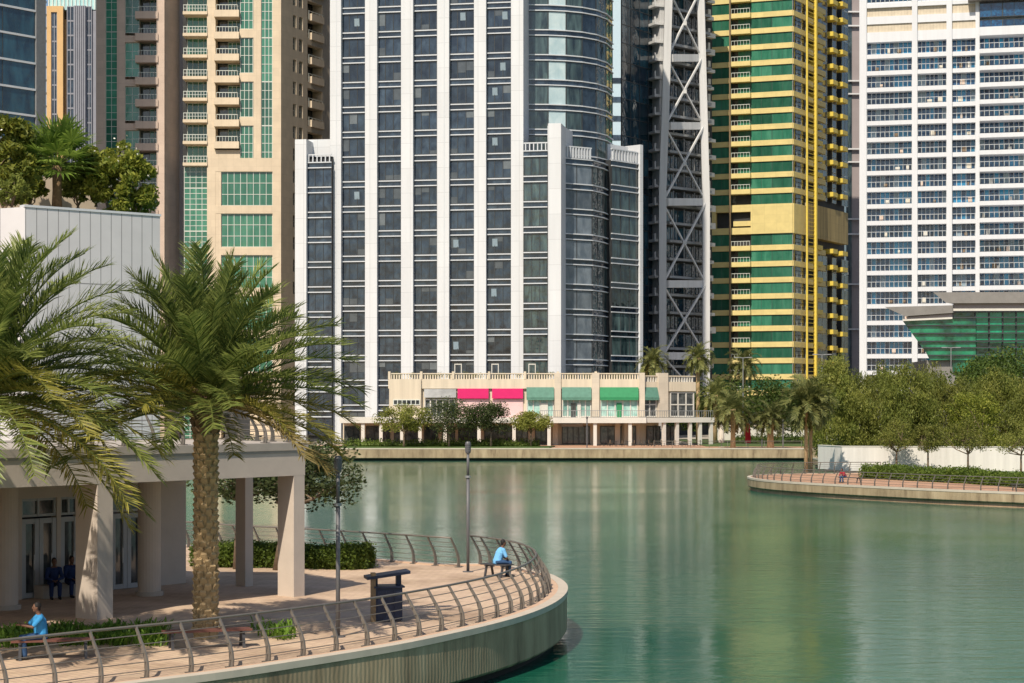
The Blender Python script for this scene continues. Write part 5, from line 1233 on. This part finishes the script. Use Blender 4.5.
def hedge(name, label, pts, wdt, h, z0, n, leaf, mat, seed, group=None, cat='hedge'):
    """clipped hedge: a dense body and a skin of leaves with an uneven top"""
    rng = np.random.default_rng(seed); path = smooth_path(pts, .35); L = len(path)
    t = thing(name, (path[0].x, path[0].y, z0), label, cat, group); nn = normals(path)
    hs = h * (1 + .10 * np.sin(np.linspace(0, 9, L) + seed) * rng.uniform(.5, 1, L))
    b = MB(); i = b.mi(M[mat]); prof = [(-.40, 0), (-.49, .34), (-.42, .64), (-.20, .90), (.20, .90), (.42, .64), (.49, .34), (.40, 0)]
    for k, (p, m) in enumerate(zip(path, nn)):
        e = .35 if k in (0, L - 1) else .8 if k in (1, L - 2) else 1
        for a, c in prof: q = p + m * a * wdt * .86 * e; b.v.append((q.x, q.y, z0 + c * hs[k] * (.75 + .25 * e) * .86))
    for k in range(L - 1):
        for j in range(7): a = k * 8 + j; b.f.append((a, a + 1, a + 9, a + 8)); b.m.append(i)
    b.f.append(tuple(range(7, -1, -1))); b.m.append(i); b.f.append(tuple((L - 1) * 8 + j for j in range(8))); b.m.append(i)
    b.build('inner_growth', t)
    idx = rng.integers(0, L, n); s = rng.uniform(-1, 1, n); P = []
    for k, a in zip(idx, rng.random(n)):
        j = a * 7; j0 = int(j); f = j - j0; pa, pb = prof[j0], prof[min(j0 + 1, 7)]; e = .4 if k in (0, L - 1) else .85 if k in (1, L - 2) else 1
        o = (pa[0] + (pb[0] - pa[0]) * f) * wdt * e; c = (pa[1] + (pb[1] - pa[1]) * f) * hs[k]; q = path[k] + nn[k] * o; P.append((q.x, q.y, z0 + c))
    P = np.array(P) + rng.normal(size=(n, 3)) * leaf * .75
    f = MB(); f.leaves(P, leaf * rng.uniform(.6, 1.3, n), M[mat], rng, .55); f.build('foliage', t); return t
hedge('hedge', 'clipped green hedge behind the pavilion along the far railing', [(-12.2, 73.4), (-9.4, 73.2), (-7.2, 72.7), (-5.5, 72.0)], 1.9, .84, 0, 26000, .12, 'leaf_hedge', 5)
def hp(px, Y): return (X(px, Y), Y)
hedge('hedge', 'long rounded hedge before the white wall on the peninsula', [hp(864, 174), hp(890, 172.5), hp(920, 169), hp(950, 165.5), hp(975, 163)], 3.2, 1.1, PZ, 14000, .22, 'leaf_hedge', 6, 'clipped hedges on the peninsula')
hedge('hedge', 'low hedge before the white wall running out at the right edge', [hp(968, 165), hp(988, 161), hp(1015, 157), hp(1060, 150)], 2.8, 1.0, PZ, 12000, .22, 'leaf_hedge', 7, 'clipped hedges on the peninsula')
hedge('hedge', 'long low hedge before the shops on the far shore', [hp(345, 280), hp(400, 279), hp(470, 280), hp(538, 280)], 2.0, .8, .1, 5000, .3, 'leaf_hedge', 8)
hedge('hedge', 'dark hedge on the lawn behind the far palms', [hp(735, 300), hp(770, 300), hp(815, 300)], 2.2, 1.3, .1, 3000, .3, 'leaf_dark', 9)

def strap_plants(pts, label, seed, n, group='leafy bedding plants on the promenade'):
    rng = np.random.default_rng(seed); c = np.mean(np.array(pts), 0); t = thing('bedding_plant', (c[0], c[1], 0), label, 'plant', group); f = MB()
    for p in pts:
        for k in range(n):
            a = rng.uniform(0, 2 * math.pi); L = rng.uniform(.3, .62); el = rng.uniform(.45, 1.35); b = Vector((p[0] + rng.normal() * .14, p[1] + rng.normal() * .14, 0.0)); d = Vector((math.cos(a) * math.cos(el), math.sin(a) * math.cos(el), math.sin(el)))
            m = b + d * L * .6; e = m + Vector((d.x, d.y, d.z * .35)) * L * .45; s = d.cross(Vector((0, 0, 1))).normalized() * .032
            f.poly([b - s * .5, b + s * .5, m + s, m - s], M['leaf_strap']); f.poly([m - s, m + s, e], M['leaf_strap'])
    f.build('foliage', t)
rr = random.Random(4)
def rowpts(p0, p1, py0, py1, n): return [tuple(G(rr.uniform(p0, p1), rr.uniform(py0, py1))[:2]) for _ in range(n)]
strap_plants(rowpts(-6, 34, 636, 648, 26), 'bright green strap leaved plants left of the seated man', 11, 24)
strap_plants(rowpts(50, 108, 634, 645, 34), 'bright green strap leaved plants right of the seated man', 12, 24)
strap_plants(rowpts(108, 158, 632, 646, 30), 'bright green strap leaved plants left of the red brown bench', 13, 24)
strap_plants(rowpts(258, 288, 631, 641, 10), 'small patch of yellowish green plants right of the palm', 14, 18)

# ------------------------------------------------------------------ palms
def frond(mb, base, az, el, L, rng, mat, droop=1.0, nleaf=70, leaf_len=.55, lw=.034):
    """one pinnate frond: arching midrib, stiff leaflets in a V on both sides"""
    pts = []; p = Vector(base); e = el; S = 14; h = Vector((math.cos(az), math.sin(az), 0)); tw = rng.uniform(-.5, .5)
    for k in range(S + 1):
        pts.append(p.copy()); t = k / S; e -= droop * (.02 + .17 * t ** 1.3) * (.35 + .65 * max(0.15, math.cos(e))); p = p + (h * math.cos(e) + Vector((0, 0, math.sin(e)))) * (L / S)
    mb.tube(pts, [.035 * (1 - .85 * k / S) + .004 for k in range(S + 1)], 5, M['leaf_dry'] if mat == 'leaf_dry' else M['leaf_palm'], cap=False)
    for i in range(nleaf):
        t = .14 + .86 * (i + rng.uniform(-.3, .3)) / nleaf; t = min(max(t, .1), .998); x = t * S; k = min(int(x), S - 1); f = x - k
        c = pts[k].lerp(pts[k + 1], f); d = (pts[k + 1] - pts[k]).normalized(); s = d.cross(Vector((0, 0, 1)))
        s = s.normalized() if s.length > .05 else h.cross(Vector((0, 0, 1))).normalized()
        nrm = s.cross(d).normalized(); s2 = (s * math.cos(tw) + nrm * math.sin(tw)); n2 = d.cross(s2) * -1
        ll = leaf_len * (.45 + .75 * math.sin(math.pi * min(1, .12 + .80 * t)) ** .7) * rng.uniform(.82, 1.12)
        fw = .55 + .75 * t
        for sg in (-1, 1):
            v = (s2 * sg * 1.0 + d * fw * rng.uniform(.75, 1.3) + nrm * rng.uniform(.1, .75)).normalized(); m = c + v * ll * .55; e2 = m + (v + Vector((0, 0, -.28 * rng.random()))).normalized() * ll * .45
            wv = v.cross(nrm).normalized() * lw * .5 + nrm * rng.uniform(-.012, .012)
            mb.poly([c - wv * .7, c + wv * .7, m + wv, m - wv], M[mat]); mb.poly([m - wv, m + wv, e2], M[mat])

def palm_trunk(t, x, y, z0, h, r, boots=True, fibre=1.4):
    b = MB(); prof = [(0, 1.18), (.25, 1.0), (h * .5, .93), (h - fibre, .95), (h - fibre * .4, 1.18), (h, .85)]
    b.tube([(x, y, z0 + a) for a, _ in prof], [r * c * .9 for _, c in prof], 14, M['palm_bark']); rng = random.Random(int(abs(x) * 100))
    z = .08; row = 0
    while z < h - .1:
        n = 8; up = max(0, (z - (h - fibre)) / fibre)
        rr_ = r * np.interp(z, [a for a, _ in prof], [c for _, c in prof])
        for k in range(n):
            a = 2 * math.pi * (k + .5 * (row % 2)) / n + rng.uniform(-.08, .08); c, s = math.cos(a), math.sin(a); wd = rr_ * .36
            ht = (.25 + .22 * up) * rng.uniform(.85, 1.15); out = (.085 + .12 * up) * rng.uniform(.8, 1.3) * (r / .35)
            def q(rad, tan, zz): return (x + c * rad - s * tan, y + s * rad + c * tan, z0 + z + zz)
            mt = M['palm_fibre'] if up > .25 else M['palm_bark']
            A = [q(rr_ * .86, -wd, 0), q(rr_ * .86, wd, 0), q(rr_ * .9 + out, wd * .75, ht * .75), q(rr_ * .9 + out, -wd * .75, ht * .75), q(rr_ * .88 + out * .3, -wd * .6, ht), q(rr_ * .88 + out * .3, wd * .6, ht)]
            b.poly([A[0], A[1], A[2], A[3]], mt); b.poly([A[3], A[2], A[5], A[4]], mt); b.poly([A[0], A[3], A[4]], mt); b.poly([A[1], A[5], A[2]], mt)
        z += .165 + .02 * up; row += 1
    b.build('trunk', t)
def date_palm(x, y, z0, h, L, nf, label, seed, r=.35, nleaf=74, group=None, mat='leaf_palm', big=True, elmax=82, elmin=-32, lw=.034, ll=.55, droop=1.0, shade=None):
    rng = np.random.default_rng(seed); rnd = random.Random(seed); t = thing('date_palm', (x, y, z0), label, 'palm tree', group)
    if big: palm_trunk(t, x, y, z0, h, r)
    else: b = MB(); b.tube([(x, y, z0), (x, y, z0 + h * .5), (x, y, z0 + h * .85), (x, y, z0 + h)], [r * 1.1, r * .9, r * 1.0, r * 1.3], 10, M['palm_bark']); b.build('trunk', t, smooth=True)
    allm = MB()
    for k in range(nf):
        fz = (k + .5) / nf; az = k * 2.39996 + rng.uniform(-.2, .2); el = R(elmax - (elmax - elmin) * fz ** .92) + rng.uniform(-.08, .08)
        mb = MB() if big else allm; base = (x + math.cos(az) * r * .55 * fz, y + math.sin(az) * r * .55 * fz, z0 + h + .25 - .45 * fz)
        m = 'leaf_dry' if (fz > .95 and rng.random() < .5) else 'leaf_palm_old' if (big and fz > .62 and rng.random() < .55) else mat
        frond(mb, base, az, el, L * rng.uniform(.82, 1.05) * ((.86 + .2 * fz) if big else (1 - .12 * fz)), rnd, m, droop, nleaf, ll, lw)
        if big: mb.build('frond', t)
    if not big: allm.build('crown', t)
    return t
pc = G(204, 638)
date_palm(pc.x + .05, pc.y, 0, 6.4, 4.3, 90, 'large date palm before the pavilion with a stout patterned trunk', 21, r=.315, nleaf=84, elmax=86, elmin=-10, droop=.6, ll=.60, lw=.034)
date_palm(-12.85, 46.2, 0, 6.5, 4.9, 104, 'large date palm at the left edge with fronds reaching over the pavilion roof', 22, r=.27, nleaf=84, elmax=84, elmin=-24, droop=.72, ll=.60, lw=.034)
fp = 'date palms on the far shore'
for px, Y, z0, pyc, L, r, lab, sd in [(733, 272, 0, 409, 4.2, .36, 'round date palm on the far shore beside the cream parasol', 31), (770.5, 272, 0, 418, 3.2, .5, 'short stout palm on the far shore with an orange trunk', 32),
        (806, 186, PZ, 404, 3.3, .2, 'tall palm on the peninsula tip, left trunk of the pair', 33), (810.5, 187.5, PZ, 400, 3.3, .22, 'tall palm on the peninsula tip, right trunk of the pair', 34),
        (698, 308, 0, 358, 3.3, .34, 'tall palm between the steel braced tower and the yellow tower', 35), (653, 306, 0, 362, 3.4, .34, 'dark tall palm at the foot of the steel braced tower', 36), (744, 330, 0, 364, 4, .34, 'small palm against the lowest yellow bands', 37), (715, 306, 0, 395, 4.5, .4, 'palm above the right end of the shops', 38)]:
    date_palm(X(px, Y), Y, z0, Z(pyc, Y) - z0, L, 34, lab, sd, r=r, nleaf=26, group=fp, mat='leaf_palm_far', big=False, elmax=75, elmin=-45, lw=.12, ll=.75, droop=1.35)

def cafe():
    rng = random.Random(12); t0 = c0 = None
    for k, px in enumerate((604, 616, 628, 648, 655, 668, 682, 694)):
        Y = 286.6 + rng.uniform(-.6, .6); x = X(px, Y)
        if t0 is None:
            t0 = thing('cafe_table', (x, Y, 0), 'small dark cafe table under the colonnade of the shops', 'table', 'cafe tables under the colonnade')
            b = MB(); b.tube([(x, Y, .72), (x, Y, .76)], .4, 12, M['mull_dark']); b.build('tabletop', t0); b = MB(); b.tube([(x, Y, 0), (x, Y, .72)], .05, 6, M['mull_dark']); b.tube([(x, Y, 0), (x, Y, .03)], .25, 10, M['mull_dark']); b.build('leg', t0)
            c0 = thing('cafe_chair', (x - .75, Y, 0), 'dark cafe chair at a small table under the colonnade', 'chair', 'cafe chairs under the colonnade')
            b = MB(); b.box(x - .97, x - .53, Y - .22, Y + .22, .43, .47, M['bark']); b.build('seat', c0); b = MB(); b.box(x - .97, x - .93, Y - .22, Y + .22, .50, .92, M['bark']); b.build('backrest', c0)
            for sx in (-.95, -.57):
                for sy in (-.19, .19): b = MB(); b.box(x + sx - .02, x + sx + .02, Y + sy - .02, Y + sy + .02, 0, .43, M['mull_dark']); b.build('leg', c0)
        else: copy_tree(t0).location = (x, Y, 0); c = copy_tree(c0); c.location = (x - .75, Y, 0)
        c = copy_tree(c0); c.location = (x + .75, Y + rng.uniform(-.1, .1), 0); c.rotation_euler.z = math.pi + rng.uniform(-.3, .3)
cafe()
def roof_plants():
    rng = np.random.default_rng(77); Y = 290.6
    for k, (px, lab) in enumerate([(405, 'above the small barred window'), (437, 'above the grey sign'), (472, 'above the left pink sign'), (508, 'above the right pink sign'), (541, 'above the leftmost green awning'), (577, 'above the second green awning'), (619, 'above the bright green awning')]):
        x = X(px, Y); t = thing('roof_plant', (x, Y, Z(379, 290)), 'low straggly greenery on the shop roof ' + lab, 'plant', 'greenery along the shop roof'); f = MB()
        for q in range(5): f.leaves(in_ball(rng, 120, (x + rng.uniform(-2.0, 2.0), Y + .9, Z(378, 290) + .35), (.6, .3, rng.uniform(.3, .75))), .2, M['leaf_olive'], rng, .4)
        f.build('foliage', t)
roof_plants()
# ------------------------------------------------------------------ roof garden of the clad building
def fan_palm():
    Y = 103.0; x = X(57, Y); z0 = Z(205, Y); t = thing('fan_palm', (x, Y, z0), 'bright green fan palm on the roof garden at the upper left', 'palm tree'); zc = Z(166, Y); rng = random.Random(6)
    b = MB(); b.tube([(x, Y, z0 - .4), (x, Y, z0 + .8), (x, Y, zc)], [.3, .24, .26], 10, M['palm_fibre']); b.build('trunk', t, smooth=True)
    f = MB()
    for k in range(46):
        az = k * 2.4; el = R(78 - 100 * (k / 46)) ; d = Vector((math.cos(az) * math.cos(el), math.sin(az) * math.cos(el), math.sin(el))); Ls = rng.uniform(1.2, 2.1); s = d.cross(Vector((0, 0, 1))).normalized(); n_ = s.cross(d)
        a = Vector((x, Y, zc)); h = a + d * Ls; f.tube([a, h], [.03, .02], 4, M['leaf_fan'], cap=False)
        for j in range(17):
            th = R(-115 + 230 * j / 16); v = (d * math.cos(th) + s * math.sin(th)); rl = 1.25 * rng.uniform(.85, 1.1) * (.75 + .35 * math.cos(th)); m = h + v * rl * .6 + n_ * .05; e = h + v * rl + Vector((0, 0, -.25 * rng.random())); w_ = (s * math.cos(th) - d * math.sin(th)) * .075
            f.poly([h, m + w_, e, m - w_], M['leaf_fan'])
    f.build('crown', t)
fan_palm()
def shrub(px, py0, py1, Y, rpx, label, mat, seed, flowers=0, n=6500, leaf=.38):
    x = X(px, Y); z0 = Z(py1, Y); H = Z(py0, Y) - z0; t = tree('shrub', label, x, Y, z0, H, .1, (rpx * Y / F, 1.3), 40, n, leaf, mat, seed, 'shrub', 'shrubs of the roof garden', .08, 6, clump=.34, aspect=.42)
    if flowers:
        rng = np.random.default_rng(seed + 1); P = in_ball(rng, flowers * 8, (x, Y, z0 + H * .5), (rpx * Y / F * 1.03, 1.4, H * .52)); P = P[P[:, 1] < Y]; f = MB(); f.leaves(P[:flowers * 3], .13, M['petal'], rng, .9); f.build('flowers', t)
shrub(4, 108, 212, 101, 30, 'yellow green large leaved shrub at the left end of the roof garden', 'leaf_shrub', 110, 4)
shrub(124, 136, 230, 104.5, 33, 'dark leafy shrub with white flowers at the right end of the roof garden', 'leaf_shrub', 111, 30, 9500, .32)
shrub(96, 146, 206, 106, 18, 'leafy shrub between the fan palm and the flowering shrub', 'leaf_shrub', 112, 10)
shrub(30, 138, 208, 106.5, 20, 'bright leafy shrub just left of the fan palm trunk', 'leaf_shrub', 114, 3)
shrub(78, 150, 208, 105.5, 16, 'dense green shrub just right of the fan palm trunk', 'leaf_mid', 115, 4)
shrub(12, 176, 208, 98.5, 16, 'low shrub spilling over the corner of the roof wall', 'leaf_mid', 113, 2, 2600, .2)

# ================================================================== PEOPLE
def remesh(mb, name, voxel, mats, parent, org):
    tmp = bpy.data.objects.new(name, mb.mesh(name, org)); COL.objects.link(tmp)
    m = tmp.modifiers.new('r', 'REMESH'); m.mode = 'VOXEL'; m.voxel_size = voxel; m.use_smooth_shade = True
    s = tmp.modifiers.new('s', 'SMOOTH'); s.iterations = 4; s.factor = .5
    dg = bpy.context.evaluated_depsgraph_get(); me = bpy.data.meshes.new_from_object(tmp.evaluated_get(dg))
    bpy.data.objects.remove(tmp); me.materials.clear(); me.materials.append(mats)
    o = bpy.data.objects.new(name, me); COL.objects.link(o); o.parent = parent; return o
def limb(mb, pts, rad):
    pts = [Vector(p) for p in pts]
    mb.tube(pts, rad, 10, M['skin'])
    for p, r_ in zip(pts, rad): mb.ball(p, r_ * .99, M['skin'], 10)
def person(p, rz, label, shirt, trousers, seat=.47, leanf=.25, arms='lap', legs='down', overall=False, group=None):
    """seated figure facing local +x; body, hair, shirt, trousers and shoes"""
    t = thing('person', (p[0], p[1], p[2]), label, 'person', group, rz)
    hip = Vector((0, 0, seat + .09)); tor = Vector((math.sin(leanf), 0, math.cos(leanf))); chest = hip + tor * .34; neck = hip + tor * .50; head = neck + Vector((.06, 0, .20))
    sh = [neck + Vector((0, s * .19, -.05)) for s in (-1, 1)]
    if arms == 'lap': el = [sh[i] + Vector((.10, s * .06, -.27)) for i, s in enumerate((-1, 1))]; wr = [hip + Vector((.36, s * .09, .10)) for s in (-1, 1)]
    else: el = [sh[i] + Vector((.20, s * .06, -.20)) for i, s in enumerate((-1, 1))]; wr = [sh[i] + Vector((.42, -s * .06, -.16)) for i, s in enumerate((-1, 1))]
    kn = [Vector((.45, s * .13, seat + .05)) for s in (-1, 1)]; an = [Vector((.42 if legs == 'down' else .62, s * .13, .09)) for s in (-1, 1)]
    if legs == 'bent': kn = [Vector((.40, s * .15, .52)) for s in (-1, 1)]; an = [Vector((.55, s * .14, .09)) for s in (-1, 1)]
    b = MB(); limb(b, [hip, chest, neck], [.145, .15, .07]); limb(b, [neck, head + Vector((-.01, 0, -.06))], [.055, .055])
    b.ball(head, (.095, .076, .118), M['skin'], 14); b.ball(head + Vector((.03, 0, -.07)), (.062, .052, .05), M['skin'], 10)
    b.ball(head + Vector((.098, 0, -.012)), (.022, .014, .026), M['skin'], 8)
    for s in (-1, 1): b.ball(head + Vector((-.005, s * .078, -.005)), (.02, .012, .03), M['skin'], 8)
    limb(b, [sh[0], neck, sh[1]], [.062, .07, .062])
    for i, s in enumerate((-1, 1)):
        limb(b, [sh[i], el[i], wr[i]], [.052, .042, .03]); d = (wr[i] - el[i]).normalized(); side = d.cross(Vector((0, 0, 1))).normalized(); dn = Vector((0, 0, -1)); pm = wr[i] + d * .05
        b.ball(pm, (.045, .036, .02), M['skin'], 8)
        for j, fl in enumerate((.068, .078, .073, .058)):
            o = pm + d * .03 + side * (.03 - .02 * j); limb(b, [o, o + d * fl * .5 + dn * .006, o + d * fl * .85 + dn * .03], [.0095, .009, .008])
        o = pm - d * .015 - side * s * .03; limb(b, [o, o - side * s * .02 + d * .03, o - side * s * .012 + d * .055], [.011, .010, .009])
        limb(b, [hip + Vector((0, s * .08, 0)), kn[i], an[i]], [.085, .06, .042]); limb(b, [an[i] + Vector((0, 0, -.03)), an[i] + Vector((.15, 0, -.06))], [.045, .035])
    body = remesh(b, 'body', .011, M['skin'], t, (0, 0, 0))
    e = MB()
    for s in (-1, 1): e.ball(head + Vector((.083, s * .03, .012)), .011, M['hair'], 8)
    eo = bpy.data.objects.new('eyes', e.mesh('eyes')); COL.objects.link(eo); eo.parent = t
    h = MB(); h.ball(head + Vector((-.022, 0, .03)), (.098, .090, .112), M['hair'], 12); h.ball(head + Vector((-.05, 0, -.03)), (.06, .07, .07), M['hair'], 10); remesh(h, 'hair', .014, M['hair'], t, (0, 0, 0))
    c = MB(); limb(c, [hip + tor * .0, hip + tor * .18, chest, neck - tor * .07], [.165, .165, .175, .13]); limb(c, [sh[0], neck - tor * .05, sh[1]], [.08, .10, .08])
    c.ball(chest, (.14, .20, .19), M['skin'], 12); c.ball(hip + tor * .06, (.16, .19, .13), M['skin'], 12)
    for i in range(2): limb(c, [sh[i], sh[i].lerp(el[i], 1.0 if overall else .8)] + ([wr[i] - (wr[i] - el[i]) * .08] if overall else []), [.074, .064] + ([.05] if overall else []))
    remesh(c, 'overall' if overall else 'shirt', .016, shirt, t, (0, 0, 0))
    c = MB(); c.ball(hip + Vector((.02, 0, -.01)), (.16, .185, .12), M['skin'], 12)
    for i, s in enumerate((-1, 1)): limb(c, [hip + Vector((0, s * .085, 0)), kn[i], an[i] + Vector((0, 0, .03))], [.105, .082, .066])
    remesh(c, 'trousers', .016, trousers, t, (0, 0, 0))
    for i in range(2):
        c = MB(); a = an[i]; limb(c, [a + Vector((-.04, 0, -.04)), a + Vector((.09, 0, -.045)), a + Vector((.19, 0, -.055))], [.05, .05, .038]); remesh(c, 'shoe', .012, M['shoe'], t, (0, 0, 0))
    return t
person((b3.x + .0, b3.y - .02, 0), R(18), 'person in a light blue shirt and jeans seated at the promenade tip, back turned', M['shirt_sky'], M['jeans'], leanf=.38)
person((b2.x - .28, b2.y + .08, 0), R(205), 'person in a bright blue shirt seated on a bench at the left edge, facing left', M['shirt_blue'], M['jeans'], leanf=.12, arms='fwd')
pw = PF.p(PF.at(52, -6.0), -5.95, 0); person((pw[0], pw[1], 0), math.atan2(PF.n.y, PF.n.x) - .5, 'person in a dark navy overall seated by the pavilion door, the left of two', M['overall'], M['overall'], seat=.42, leanf=.3, overall=True, group='people resting in the shade of the pavilion')
pw = PF.p(PF.at(69, -6.0), -5.95, 0); person((pw[0], pw[1], 0), math.atan2(PF.n.y, PF.n.x) - .3, 'person in a dark navy overall seated nearer the square column, the right of two', M['overall'], M['overall'], seat=.42, leanf=.2, overall=True, group='people resting in the shade of the pavilion')
person((X(845, 163.9), 163.9, PZ), R(218), 'person in a red top and jeans bending forward on the peninsula bench', M['shirt_red'], M['jeans'], leanf=.75)
